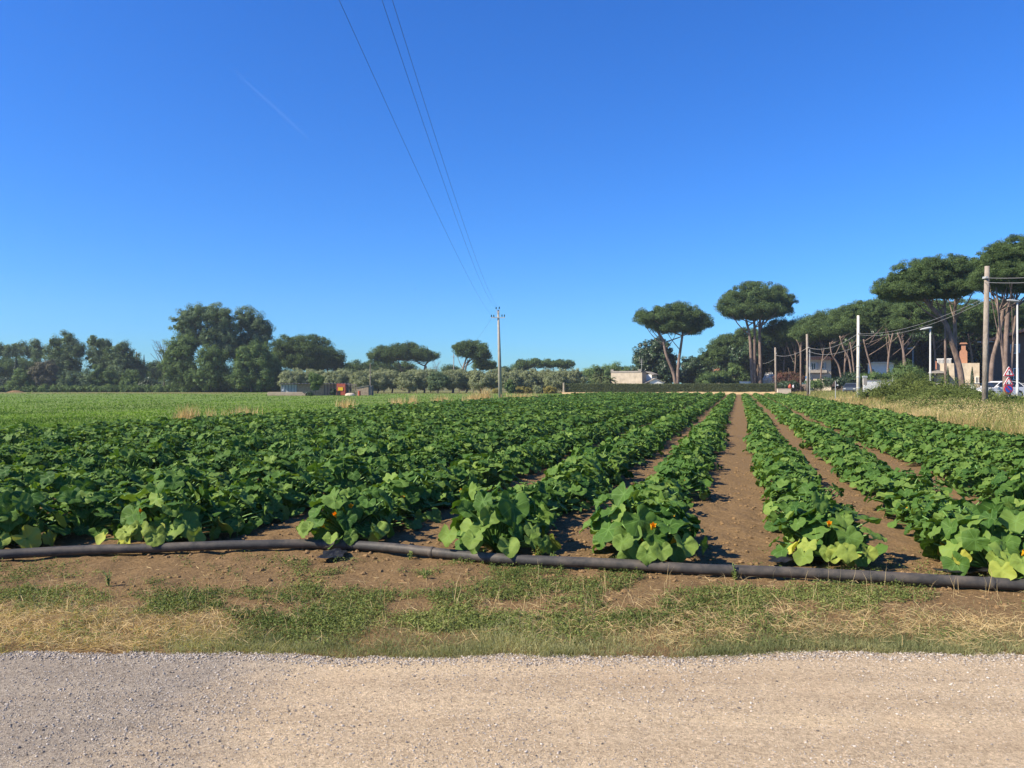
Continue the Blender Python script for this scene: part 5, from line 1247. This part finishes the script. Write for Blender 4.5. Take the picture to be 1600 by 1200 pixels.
# three wires running from the pole over the camera: (height shape fitted so that they sag as real spans)
def span(name, label, cat, a, b, sag, r_, mat, group, n=60):
    t = np.linspace(0, 1, n)[:, None]; P = a+(b-a)*t; P[:, 2] -= sag*4*t[:, 0]*(1-t[:, 0]); o = np.array(P[0]); mb = MB(); tube(mb, P-o, r_, 6); q = mb.obj(name, mat, loc=tuple(o)); tag(q, label, cat, group); return q
WG = 'wires running overhead from the concrete pole'
for ins, tgt, lab in ((INS[0], (-.225, -.0, 0), 'leftmost overhead wire, set apart from the other two'), (INS[4], (-.1692, 0, 0), 'middle overhead wire, close beside the rightmost'), (INS[5], (-.1558, 0, 0), 'rightmost overhead wire of the three')):
    Yc = 13.4; zc = CAM_H+.5*Yc; Xc = tgt[0]*Yc                       # the wire crosses the top of the view here
    Yb = -28.0; tt = (YP-Yc)/(YP-Yb)                                   # next pole stands behind the photographer
    Xb = ins[0]+(Xc-ins[0])/tt; zb = ins[2]+.0; sag = (ins[2]+(zb-ins[2])*tt-zc)/(4*tt*(1-tt))
    span('overhead_wire', lab, 'wire', ins, np.array((Xb, Yb, zb)), sag, .0046, M['wire'], WG, 90)
span('guy_wire', 'thin wire slanting down left from the crossarm of the concrete pole', 'wire', INS[1]+np.array((-.2, 0, -.25)), np.array((X_at(708, 150), 150, at(0, 556, 150)[2])), 1.2, .008, M['wire'], None)
p2 = mast('far_utility_pole', 'thin far pole with short crossarm standing before the round headed pine', 709, 553, 150, .10, .08, M['pole'])
mb = MB(); bbox(mb, (-.55, -.14, -.04), (.55, -.09, .04), .01); c = mb.obj('crossarm', M['galv'], p2, loc=(0, 0, at(0, 557.5, 150)[2]))
# telephone poles along the road
TP = [(1538.5, 416, 38, .14, .11, 'woodpole', 'nearest wooden telephone pole, tall at the right among brambles', .4), (1341, 493, 66, .16, .10, 'whitepole', 'pale banded telephone pole beside the white garden wall', .3),
      (1262.5, 522, 90, .15, .12, 'woodpole', 'wooden telephone pole in front of the cream villa', .3), (1212.5, 543, 123, .17, .14, 'woodpole', 'wooden telephone pole standing at the right end of the hedge', .2)]
att = []
for px, top, Y_, r0, r1, mt, lab, base in TP:
    H = at(0, top, Y_)[2]-base; r = thing('telephone_pole', lab, 'utility pole', (X_at(px, Y_), Y_, base), 'telephone poles along the road')
    ln = .12 if mt != 'whitepole' else -.10*0
    tube(MB(), [(0, 0, -.5), (ln*.5*(1 if px > 1500 else -1), 0, H/2), (ln*(1 if px > 1500 else -1), 0, H)], [r0, (r0+r1)/2, r1], 14).obj('shaft', M[mt], r, True)
    zc = {1538.5: 434, 1341: 521, 1262.5: 543, 1212.5: 552}[px]; z = at(0, zc, Y_)[2]-base
    mb = MB(); bbox(mb, (-r0*.5, -r0*1.3, z-.05), (r0*.5, r0*.6, z+.05), .01); mb.obj('cable_clamp', M['galv'], r)
    if mt == 'whitepole':
        for zz in (1.0, 1.9, 2.8, 4.6): mb = MB(); tube(mb, [(0, 0, zz), (0, 0, zz+.06)], r0*1.08, 14); mb.obj('metal_band', M['galv'], r)
    att.append(np.array((X_at(px, Y_), Y_, z+base)))
TG = 'telephone cables between the roadside poles'
off = np.array((0, 0, .5))
span('telephone_cable', 'sagging cable between nearest wooden pole and the pale banded pole', 'cable', att[0]-off*2.0, att[1], .55, .010, M['cable'], TG)
span('telephone_cable', 'lower second cable between nearest wooden pole and pale banded pole', 'cable', att[0]-off*2.3, att[1]-off*.2, .65, .010, M['cable'], TG)
span('telephone_cable', 'deeply sagging cable between the pale banded pole and the villa pole', 'cable', att[1], att[2], .65, .020, M['cable'], TG)
span('telephone_cable', 'thin lower cable between pale banded pole and villa pole', 'cable', att[1]-off*2, att[2]-off*.8, .6, .016, M['cable'], TG)
span('telephone_cable', 'pale cable between the villa pole and the hedge end pole', 'cable', att[2], att[3]-off*.6, .5, .024, M['cable'], TG)
span('telephone_cable', 'cable running off left from the hedge end pole into the garden', 'cable', att[3]-off*1.5, np.array((X_at(1192, 137), 137, at(0, 568, 137)[2])), .2, .024, M['cable'], TG)
span('telephone_cable', 'upper cable leaving the nearest wooden pole toward the right picture edge', 'cable', att[0], np.array((X_at(1720, 24), 24, at(0, 423, 24)[2])), .1, .010, M['cable'], TG)
span('telephone_cable', 'cable just under the upper one at the right picture edge', 'cable', att[0]-off*.45, np.array((X_at(1720, 24), 24, at(0, 432, 24)[2])), .1, .010, M['cable'], TG)
# meter box on the pale pole
r = thing('meter_box', 'grey meter box fixed beside the pale banded pole', 'box', (X_at(1351, 65), 65, .3)); z0, z1 = at(0, 602, 65)[2]-.3, at(0, 591, 65)[2]-.3
mb = MB(); bbox(mb, (-.14, -.1, z0), (.17, .12, z1), .02); mb.obj('cabinet', M['pole'], r); mb = MB(); bbox(mb, (-.20, -.09, z1+.05), (.22, .02, z1+.2), .02); mb.obj('hood', M['galv'], r); mb = MB(); tube(mb, [(-.12, 0, -.3), (-.12, 0, z1+.16)], .03, 8); mb.obj('stand', M['galv'], r)
# street lamps
def lamp(px, top, Y_, label, tilt, s=1.0):
    base = .4; H = at(0, top, Y_)[2]-base; r = thing('street_lamp', label, 'street lamp', (X_at(px, Y_), Y_, base), 'street lamps along the road')
    tube(MB(), [(0, 0, -.4), (0, 0, 1.2), (0, 0, 1.21), (0, 0, H)], [.10, .10, .075, .055], 12).obj('pole', M['lampglass'], r, True)
    mb = MB(); n = 12; L = .95*s; t = np.linspace(0, 1, n); cx = .12-L*t*math.cos(tilt); cz = H+.02+.16*(1-t)*0-L*t*math.sin(tilt)*1.0; w_ = (.07+.11*np.sin(np.pi*np.clip(t*.9+.1, 0, 1))**.8)*s
    a_ = np.linspace(0, 2*np.pi, 12, endpoint=False); V = np.concatenate([np.stack((np.full(12, cx[i]), w_[i]*np.cos(a_), cz[i]+w_[i]*.55*np.sin(a_)), 1) for i in range(n)])
    mb.add(V, [(i*12+k, i*12+(k+1) % 12, (i+1)*12+(k+1) % 12, (i+1)*12+k) for i in range(n-1) for k in range(12)]); mb.F.append((np.array([list(range(11, -1, -1)), list(range((n-1)*12, n*12))]), np.zeros(2, int), np.full(2, .5), np.zeros(2)))
    hd = mb.obj('lamp_head', M['lampglass'], r, True)
lamp(1453.5, 512, 62, 'street lamp in the middle of the wood edge, right of the round bush', .18, 1.0)
lamp(1589.5, 471.5, 58, 'tallest street lamp near right picture edge, beside the road signs', -.12, .95)
lamp(1426.5, 544, 110, 'small far street lamp left of the middle lamp', .15, 1.0)

# ------------------------------------------------------------------ road signs
def tri(cx, cz, s, rr=.08):
    """rounded triangle outline in x-z"""
    P = []; c = np.array([(0, .577), (.5, -.289), (-.5, -.289)])*s
    for q in range(3):
        ang = math.pi/2-q*2*math.pi/3; o = c[q]*(1-2*rr*1.0)
        for a in np.linspace(ang+1.047, ang-1.047, 6): P.append((cx+o[0]+rr*s*.62*math.cos(a), cz+o[1]+rr*s*.62*math.sin(a)))
    return P[::-1]
YG = 45.0
r = thing('road_sign', 'road sign post with two red edged triangles above a round blue no parking disc', 'road sign', (X_at(1576.5, YG), YG, .35))
mb = MB(); tube(mb, [(.02, .06, -.4), (.02, .06, at(0, 573, YG)[2]-.35)], .03, 10); mb.obj('pole', M['galv'], r)
def plate_tri(py_t, py_b, px, nm):
    c = loc(r, px, py_b); H = loc(r, px, py_t)[2]-c[2]; s = H/.866; cz = c[2]+s*.289; cx = c[0]
    mb = MB(); prism(mb, tri(cx, cz, s*1.05), -.02, .02); pl = mb.obj(nm, M['white'], r)
    mb = MB(); prism(mb, tri(cx, cz, s*.98), -.028, -.021); b = mb.obj('red_border', M['signred'], pl)
    mb = MB(); prism(mb, tri(cx, cz, s*.64), -.036, -.029); mb.obj('white_field', M['white'], pl)
    return pl, cx, cz, s
pl, cx, cz, s = plate_tri(572.8, 587.5, 1576.3, 'priority_plate')
mb = MB(); k = s*.30; prism(mb, [(cx-.10*k*1.2, cz-.55*k), (cx+.10*k*1.2, cz-.55*k), (cx+.10*k*1.2, cz-.1*k), (cx+.55*k, cz-.1*k), (cx+.55*k, cz+.12*k), (cx+.12*k, cz+.12*k), (cx+.12*k, cz+.28*k), (cx+.30*k, cz+.28*k), (cx, cz+.75*k), (cx-.30*k, cz+.28*k), (cx-.12*k, cz+.28*k)], -.044, -.037); mb.obj('black_symbol', M['rubber'], pl)
pl, cx, cz, s = plate_tri(588.6, 601.8, 1575.6, 'warning_plate')
for dx, h in ((-.55, .42), (.55, .34)):
    mb = MB(); x = cx+dx*s*.26; z = cz-s*.16; h *= s*.5; lathe(mb, [(0, h*.72), (h*.16, h*.78), (h*.18, h*.9), (0, h*1.02)], (x, -.04, z), 8)
    prism(mb, [(x-h*.30, z), (x-h*.08, z), (x, z+h*.28), (x+h*.10, z), (x+h*.32, z), (x+h*.14, z+h*.68), (x-h*.14, z+h*.68)], -.044, -.037); mb.obj('black_figure', M['rubber'], pl)
def disc(c, rad_, y0, y1, nm, mat, par, n=28):
    mb = MB(); a = np.linspace(0, 2*np.pi, n, endpoint=False); prism(mb, [(c[0]+rad_*math.cos(t), c[2]+rad_*math.sin(t)) for t in a], y0, y1); return mb.obj(nm, mat, par)
c = loc(r, 1575.8, 608); R0 = 7.0*YG/FPX
pl = disc(c, R0, -.02, .02, 'no_parking_disc', M['signred'], r); disc(c, R0*.76, -.028, -.021, 'blue_field', M['blue'], pl)
mb = MB(); q = R0*.76; t = R0*.13; d = q*.70; prism(mb, [(c[0]-d-t*.7, c[2]+d-t*.7), (c[0]+d-t*.7, c[2]-d-t*.7), (c[0]+d+t*.7, c[2]-d+t*.7), (c[0]-d+t*.7, c[2]+d+t*.7)], -.036, -.029); mb.obj('diagonal_bar', M['signred'], pl)
# back of a triangular sign, and a blue sign
r = thing('road_sign', 'grey back of a triangular road sign standing in the dry grass', 'road sign', (X_at(1305, 66), 66, .3)); c = loc(r, 1305, 604); s = (loc(r, 1305, 593.5)[2]-c[2])/.866
mb = MB(); prism(mb, tri(c[0], c[2]+s*.289, s*1.02), -.01, .02); mb.obj('plate', M['brownwall'], r); mb = MB(); tube(mb, [(0, -.05, -.4), (0, -.05, c[2]+s*.75)], .03, 8); mb.obj('pole', M['galv'], r); mb = MB(); bbox(mb, (.10, -.04, c[2]+.08), (.26, -.012, c[2]+.17), .005); mb.obj('sticker', M['white'], r)
r = thing('direction_sign', 'small blue and white road sign on a thin post beside villa pole', 'road sign', (X_at(1265.6, 92), 92, .3)); a = loc(r, 1258.8, 591); b = loc(r, 1263.8, 587.8)
mb = MB(); bbox(mb, (a[0], -.02, a[2]), (b[0], .01, b[2]), .005); mb.obj('blue_plate', M['bluelt'], r); a = loc(r, 1258.6, 594.8); b = loc(r, 1263.6, 592.2); mb = MB(); bbox(mb, (a[0], -.02, a[2]), (b[0], .01, b[2]), .005); mb.obj('white_plate', M['white'], r)
mb = MB(); tube(mb, [(0, .04, -.4), (0, .04, at(0, 546, 92)[2]-.3)], .05, 8); tube(mb, [(-.5, .02, loc(r, 0, 592)[2]), (0, .04, loc(r, 0, 592)[2])], .02, 6); mb.obj('pole', M['galv'], r)

# ------------------------------------------------------------------ cars
def car(name, label, x, y, z, rz, paint, s=1.0):
    r = thing(name, label, 'car', (x, y, z), None, rz); L = 4.1*s; Wd = 1.75*s
    # side profile, front at -x
    low = [(-2.05, .32), (-2.02, .62), (-1.90, .78), (-1.05, .93), (-.95, .95), (1.75, .98), (2.0, .92), (2.06, .60), (2.03, .32)]
    top = [(-1.05, .93), (-.42, 1.36), (-.1, 1.45), (.75, 1.46), (1.35, 1.36), (1.80, .98)]
    def wheelcut(P):
        out = []
        return P
    def shell(mb, prof, w0, w1, zs):
        """profile lofted across the car with tumblehome"""
        n = len(prof); st = [(-1, w1), (-.86, w1*1.0), (.86, w1), (1, w1)]
        V = []
        for sgn, in_ in ((-1, 0), (-1, .05), (1, .05), (1, 0)):
            pass
        a = []
        for ysn, sc in ((-1.0, .985), (-.93, 1.0), (.93, 1.0), (1.0, .985)):
            for x_, z_ in prof:
                k = np.interp(z_, (zs, 1.46), (w0, w1)); a.append((x_*sc*s, ysn*k*Wd/2, (z_ if abs(ysn) < 1 else z_-.0)*s))
        mb.add(a, [(j*n+k, j*n+(k+1) % n, (j+1)*n+(k+1) % n, (j+1)*n+k) for j in range(3) for k in range(n)])
        n0 = mb.n-4*n; mb.F.append((np.array([list(range(n0, n0+n))[::-1], list(range(n0+3*n, n0+4*n))]), np.zeros(2, int), np.full(2, .5), np.zeros(2)))
    arch = []
    for cx in (1.28, -1.30):
        arch += [(cx+.36*math.cos(a), .32+.36*math.sin(a)) for a in np.linspace(0.0, math.pi, 9)]
    body = low + arch
    mb = MB(); shell(mb, body, 1.0, .96, .9); mb.obj('body', paint, r)
    mb = MB(); shell(mb, top, .94, .74, .93); mb.obj('glasshouse', M['glass'], r)
    roofp = [(-.46, 1.36), (-.12, 1.47), (.76, 1.485), (1.38, 1.375), (1.30, 1.345), (.74, 1.445), (-.1, 1.435), (-.40, 1.34)]
    mb = MB(); shell(mb, roofp, .95, .76, .93); mb.obj('roof', paint, r)
    for sy in (-1, 1):
        for x0, z0, x1, z1 in ((-1.05, .94, -.40, 1.38), (.30, .96, .34, 1.45), (1.80, .98, 1.34, 1.38)):
            tube(MB(), [(x0*s, sy*.94*Wd/2, z0*s), (x1*s, sy*.775*Wd/2, z1*s)], .035*s, 6).obj('pillar', paint, r)
        for cx in (-1.30, 1.28):
            mb = MB(); a = np.linspace(0, 2*np.pi, 20, endpoint=False); prism(mb, [(cx*s+.31*s*math.cos(t), .31*s+.31*s*math.sin(t)) for t in a], sy*Wd/2*.78, sy*Wd/2*.99); wh = mb.obj('wheel', M['rubber'], r)
            mb = MB(); prism(mb, [(cx*s+.2*s*math.cos(t), .31*s+.2*s*math.sin(t)) for t in a], sy*Wd/2*.985, sy*Wd/2*1.005); mb.obj('rim', M['galv'], wh)
        mb = MB(); bbox(mb, (-2.04*s, sy*.62*s-.16*s, .62*s), (-1.93*s, sy*.62*s+.16*s, .74*s), .02); mb.obj('headlight', M['lampglass'], r)
        mb = MB(); bbox(mb, (-.90*s, sy*.93*s-.09*s, .95*s), (-.76*s, sy*.93*s+.09*s, 1.07*s), .02); mb.obj('mirror', paint, r)
        mb = MB(); bbox(mb, (2.0*s, sy*.66*s-.14*s, .66*s), (2.075*s, sy*.66*s+.14*s, .84*s), .02); mb.obj('tail_light', M['signred'], r)
    mb = MB(); bbox(mb, (-2.085*s, -.7*s, .36*s), (-2.0*s, .7*s, .5*s), .02); mb.obj('bumper', M['rubber'], r)
    return r
car('parked_car', 'white hatchback car parked behind the brambles, half hidden by pole and signs', X_at(1560, 66), 66, .424, rad(8), M['carwhite'])
car('parked_car', 'small grey car parked in shade left of the pale banded pole', X_at(1330, 100), 100, .426, rad(60), M['cargrey'], .92)
# sacks and little bundles
def sack(label, px, py0, py1, wpx, Y_, mat, seed, base):
    rng = np.random.default_rng(seed); k = Y_/FPX; w_ = wpx*k/2; h_ = (py1-py0)*k; mb = MB(); sg = 16; pr = [(0, 0), (.75, .0), (1, .15), (1.02, .45), (.88, .72), (.5, .9), (.22, .96), (.3, 1.08), (0, 1.06)]
    a = np.linspace(0, 2*np.pi, sg, endpoint=False); V = np.concatenate([np.c_[w_*r_*np.cos(a), w_*.8*r_*np.sin(a), np.full(sg, z_*h_)]*(1+rng.normal(0, .05, (sg, 3))*np.array((1, 1, .3))) for r_, z_ in pr])
    mb.add(V, [(i*sg+q, i*sg+(q+1) % sg, (i+1)*sg+(q+1) % sg, (i+1)*sg+q) for i in range(len(pr)-1) for q in range(sg)]); o = mb.obj('rubbish_sack', mat, smooth=True, loc=(X_at(px, Y_), Y_, base)); tag(o, label, 'sack')
sack('smaller white sack left of the bigger one at the foot of leaning pine', 1508.5, 604.5, 614.5, 10, 64, M['bag'], 1, .85); sack('bigger white sack just right of the leaning pine foot', 1518.5, 601.5, 614.5, 11, 63.5, M['bag'], 2, .85)
sack('small red bundle in dry grass just right of the hedge end', 1234.5, 600.5, 607, 5.5, 112, M['red'], 3, 1.0); sack('small white bundle beside the red bundle near the hedge end', 1239.5, 601, 606, 2.8, 112, M['bag'], 4, 1.05)
# low wall stub by the hedge end pole
r = thing('wall_stub', 'short pale low wall right of the hedge end pole', 'wall', (X_at(1225, 118), 118, .3)); mb = MB(); bbox(mb, (-1.0, 0, -.3), (1.1, .3, at(0, 607.5, 118)[2]-.3), .02); mb.obj('wall', M['cream'], r); mb = MB(); bbox(mb, (-1.04, -.03, at(0, 607.5, 118)[2]-.298), (1.14, .33, at(0, 607.5, 118)[2]-.25), .01); mb.obj('coping', M['beige'], r)

# ------------------------------------------------------------------ brambles and dry grass of the right verge
BG = 'bramble bushes along the right verge'
BR = [(1372, 616, 60, 20, 58, 'leftmost low bramble next to the pale banded pole'), (1398, 608, 60, 30, 55, 'bramble swelling up before the white garden wall'), (1428, 606, 70, 36, 52, 'highest bramble hump left of the middle street lamp'), (1462, 609, 66, 34, 50, 'bramble below the middle street lamp'),
      (1494, 614, 64, 32, 48, 'bramble before the foot of the great leaning pine'), (1522, 622, 56, 26, 44, 'bramble left of nearest wooden pole, below the white sacks'), (1552, 627, 60, 26, 41, 'bramble just right of nearest wooden pole'), (1584, 630, 60, 28, 39, 'bramble under the road signs'), (1618, 634, 60, 30, 36, 'bramble cut by the right picture edge'),
      (1412, 625, 60, 22, 48, 'lower front bramble below the highest hump'), (1455, 630, 66, 22, 44, 'front bramble with stalks before the middle lamp'), (1500, 634, 70, 22, 40, 'front bramble with a reddish patch'), (1545, 642, 70, 22, 36, 'front bramble at the foot of nearest wooden pole'),
      (1592, 646, 72, 24, 33, 'front bramble nearest the right picture edge'), (1478, 620, 70, 26, 46, 'bramble filling the dip before the cream house'), (1570, 636, 60, 22, 37, 'bramble between nearest wooden pole and the sign post'),
      (1440, 638, 56, 22, 40, 'front bramble nearest the dry grass below the middle lamp'), (1474, 640, 62, 26, 37, 'front bramble below the dip before the cream house'), (1508, 646, 70, 28, 34, 'front bramble left of the nearest pole, edging the dry grass'),
      (1562, 652, 70, 28, 31, 'front bramble right of the nearest pole, edging the dry grass'), (1606, 656, 72, 34, 29, 'largest front bramble at the right picture edge')]
for i, (x_, y_, w_, h_, Y_, lab) in enumerate(BR):
    k = Y_/FPX
    y_ -= 2; h_ *= 1.18; w_ *= 1.1
    tree('bramble_bush', lab, 'bramble', Y_, [(x_, y_, w_, h_), (x_+w_*.22, y_+h_*.1, w_*.6, h_*.8), (x_-w_*.25, y_+h_*.14, w_*.5, h_*.7)], [[(x_, None), (x_, y_)], [(x_+6, None), (x_+9, y_)]], M['bramble'], M['bark'], .36, 44, .060, 'round', BG, 600+i, .6, 4, .03, .5, .3, .4)
k = 72/FPX
tree('roadside_bush', 'round dark green bush behind the brambles left of the middle lamp', 'bush', 70, [(1418, 581, 44, 36), (1432, 588, 36, 30), (1404, 588, 30, 28)], [[(1418, None), (1418, 588)]], M['broad'], M['bark'], .5, 44, .085, 'round', None, 640, .9, 5, .1, .5, .4)
for i, (x_, y_, w_, h_, Y_, lab) in enumerate(((1302, 596, 40, 18, 108, 'dark shaded bush below the villa, left of the grey triangular sign'), (1362, 589, 30, 14, 84, 'green shrub over the left part of the white garden wall'), (1384, 588, 24, 14, 84, 'green shrub over the right part of the white garden wall'), (1272, 600, 30, 14, 100, 'greyish weedy bush at the foot of the villa pole'), (1330, 592, 44, 24, 112, 'dark bush behind the small grey car'))):
    tree('roadside_bush', lab, 'bush', Y_, [(x_, y_, w_, h_), (x_+w_*.2, y_+2, w_*.6, h_*.8)], [[(x_, None), (x_, y_)]], M['dark' if i in (0, 4) else 'broad'], M['bark'], .55, 42, .12, 'round', None, 650+i, .9, 3, .06, .5, .3)

rng = np.random.default_rng(91)
def verge_grass(n, u0, u1, y0, y1, hmin, hmax, name, mat, label, wk=1.0, tmu=.55, patch=.35):
    inv = rng.uniform(1/y1, 1/y0, n); y = 1/inv; u = rng.uniform(u0, u1, n); x = (u-y*RN[1])/RN[0]
    k = fbm(x*.5, y*.35, 3) > patch; x, y, u = x[k], y[k], u[k]; n = len(x)
    P = np.c_[x, y, verge_z(x, y)-.02]; lean_ = np.c_[rng.normal(.12, .28, n), rng.normal(0, .28, n), np.ones(n)]
    tone = np.clip(tmu+1.2*(fbm(x*.35+7, y*.25, 3)-.5)+rng.normal(0, .16, n), 0, 1)
    W = .0016*(1+y/14)*wk; mb = MB(); blades(mb, P, lean_, rng.uniform(hmin, hmax, n)*(.7+.6*fbm(x*.8, y*.6, 2)), W, tone, rng, .3)
    tag(mb.obj(name, mat), label, 'grass', kind='stuff')
verge_grass(46000, 7.25, 10.6, 13, 75, .25, .85, 'tall_dry_grass', M['straw'], 'tall pale dry grass between the crop and the brambles', 1.2, .52, .48)
verge_grass(42000, 7.25, 14.5, 15, 120, .25, .95, 'tall_verge_grass', M['verge'], 'yellow green tall grass of the right verge', 1.4, .45, .34)
# seed heads of wild oats nearest the crop corner
n = 5000; y = rng.uniform(15, 42, n); u = rng.uniform(7.4, 10, n); x = (u-y*RN[1])/RN[0]; mb = MB()
cards(mb, np.c_[x, y, verge_z(x, y)+rng.uniform(.3, .8, n)], unit(rng.normal(size=(n, 3))), rng.uniform(.012, .03, n), .4, rng, rng.uniform(.5, 1, n))
tag(mb.obj('oat_seed_heads', M['straw']), 'pale seed heads floating over the dry grass at the right', 'grass', kind='stuff')
# green field blades
n = 220000; Y_ = 1/rng.uniform(1/140, 1/14, n); px = rng.uniform(-480, 880, n); x = (px-800)/FPX*Y_; u, v = uv_of(x, Y_); k = (u < FIELD_L-.3); x, Y_, u = x[k], Y_[k], u[k]; n = len(x)
mb = MB(); tone = np.clip(.42+1.3*(fbm(x*.25, Y_*.12, 4)-.5)+rng.normal(0, .2, n), 0, 1)
hgt = rng.uniform(.06, .16, n)*(.6+.9*fbm(x*.5+3, Y_*.3, 3))
zb = .03 + .10*(fbm(x*.25, Y_*.25, 3)-.3)*np.clip((FIELD_L-u)/3, 0, 1)
blades(mb, np.c_[x, Y_, zb-.01], np.c_[rng.normal(0, .6, n), rng.normal(0, .6, n), np.ones(n)], hgt, .004*(1+Y_/11), tone, rng, .2)
tag(mb.obj('field_greens', M['meadow']), 'bright green low crop carpeting the left field', 'crop', kind='stuff')
# tufts of dry grass along the boundary between both fields
def tuft(px, py, w_, h_, n, label, seed):
    rng = np.random.default_rng(seed); u0 = FIELD_L-.5
    Y_ = u0/(((px-800)/FPX)*RN[0]+RN[1]); x = X_at(px, Y_); k = Y_/FPX
    mb = MB(); P = np.c_[rng.normal(0, w_*k/4.5, n), rng.normal(0, .4, n), np.full(n, -.02)]
    blades(mb, P, np.c_[rng.normal(0, .16, n), rng.normal(0, .16, n), np.ones(n)], rng.uniform(.4, 1, n)*(h_*k+.75), .0034*(1+Y_/14), np.clip(rng.normal(.5, .2, n), 0, 1), rng, .1)
    o = mb.obj('dry_grass_tuft', M['straw'], loc=(x, Y_, .03)); tag(o, label, 'grass tuft', 'dry grass tufts between the two fields')
for i, (px, py, w_, h_, n, lab) in enumerate(((292, 648, 26, 14, 150, 'largest tuft of tall dry grass, left of all the others'), (327, 646, 6, 16, 16, 'few lone tall stalks right of the largest tuft'), (380, 644, 60, 5, 120, 'long low band of dry grass left of the shed front'), (540, 634, 30, 12, 110, 'dry tuft below the red cabinet'),
        (620, 630, 24, 8, 100, 'dry tuft below the olives right of the slim mast'), (645, 628, 14, 12, 70, 'upright dry tuft left of the far slim pole'), (690, 624, 30, 9, 100, 'dry tuft under the round headed pine'), (738, 622, 30, 10, 110, 'dry tuft a little left of the concrete pole'), (757, 619, 22, 18, 130, 'tall dry tuft touching the concrete pole on its left'), (815, 617, 60, 5, 140, 'low dry band right of the concrete pole'))):
    tuft(px, py, w_, h_, n*2, lab, 700+i)
# pinkish litter heap at the far left edge of the green field
mb = MB(); lathe(mb, [(0, .42), (.5, .38), (1.0, .2), (1.5, .05), (1.6, -.1)], seg=20); o = mb.obj('earth_heap', M['clod'], loc=(X_at(24, 146), 146, .03)); tag(o, 'low pinkish heap of earth at far left edge of the green field', 'heap')

# ------------------------------------------------------------------ sky details
mb = MB(); bp = at(648.5, 452, 70)
prism(mb, [(-.28, .04), (-.12, .09), (0, .03), (.12, .10), (.28, .05), (.10, .05), (0, -.02), (-.10, .045)], -.03, .03)
tube(mb, smooth_path([(0, -.16, 0), (0, -.08, .01), (0, .06, .01), (0, .18, 0)], 3), [.01, .02, .03, .035, .035, .035, .03, .02, .012, .006][:10], 8)
o = mb.obj('bird', M['birdgrey'], loc=tuple(bp)); o.scale = (.4, .4, .4); tag(o, 'tiny dark bird in flight low in the sky left of the wires', 'bird')
m, n_, l_, b_ = newmat('ice_trail'); b_.inputs['Base Color'].default_value = (.9, .92, .95, 1); b_.inputs['Roughness'].default_value = 1
tr = n_.new('ShaderNodeBsdfTransparent'); mx = n_.new('ShaderNodeMixShader'); mx.inputs[0].default_value = .0028
l_.new(tr.outputs[0], mx.inputs[1]); tl = n_.new('ShaderNodeBsdfTranslucent'); tl.inputs[0].default_value = (.85, .93, 1, 1); ad = n_.new('ShaderNodeAddShader'); l_.new(b_.outputs[0], ad.inputs[0]); l_.new(tl.outputs[0], ad.inputs[1]); l_.new(ad.outputs[0], mx.inputs[2]); l_.new(mx.outputs[0], n_['Material Output'].inputs['Surface'])
A_, B_ = at(368, 112, 5200), at(484, 218, 6800); t = np.linspace(0, 1, 40)[:, None]; P = A_+(B_-A_)*t; P = P+np.c_[12*(vnoise(t[:, 0]*6, t[:, 0]*0)-.5), t*0, 12*(vnoise(t[:, 0]*6, t[:, 0]*0+4)-.5)]
r = thing('contrail', 'faint thin vapour trail slanting across upper left sky', 'vapour trail', tuple(P[0]))
tube(MB(), P-P[0], 2+7*np.sin(np.pi*t[:, 0]), 8).obj('trail_core', m, r); tube(MB(), P-P[0], 3+14*np.sin(np.pi*t[:, 0]), 8).obj('trail_edge', m, r)

# ------------------------------------------------------------------ light haze in the air
mb = MB(); box(mb, (-400, -70, -1.4), (700, 420, 45))
hz, n_, l_, b_ = newmat('hazy_air'); n_.remove(b_)
vol = n_.new('ShaderNodeVolumePrincipled'); vol.inputs['Color'].default_value = (.80, .90, 1.0, 1); vol.inputs['Density'].default_value = 0.00028; vol.inputs['Anisotropy'].default_value = 0.2
l_.new(vol.outputs[0], n_['Material Output'].inputs['Volume'])
tag(mb.obj('haze', hz), 'thin bluish summer haze', 'haze', kind='stuff')
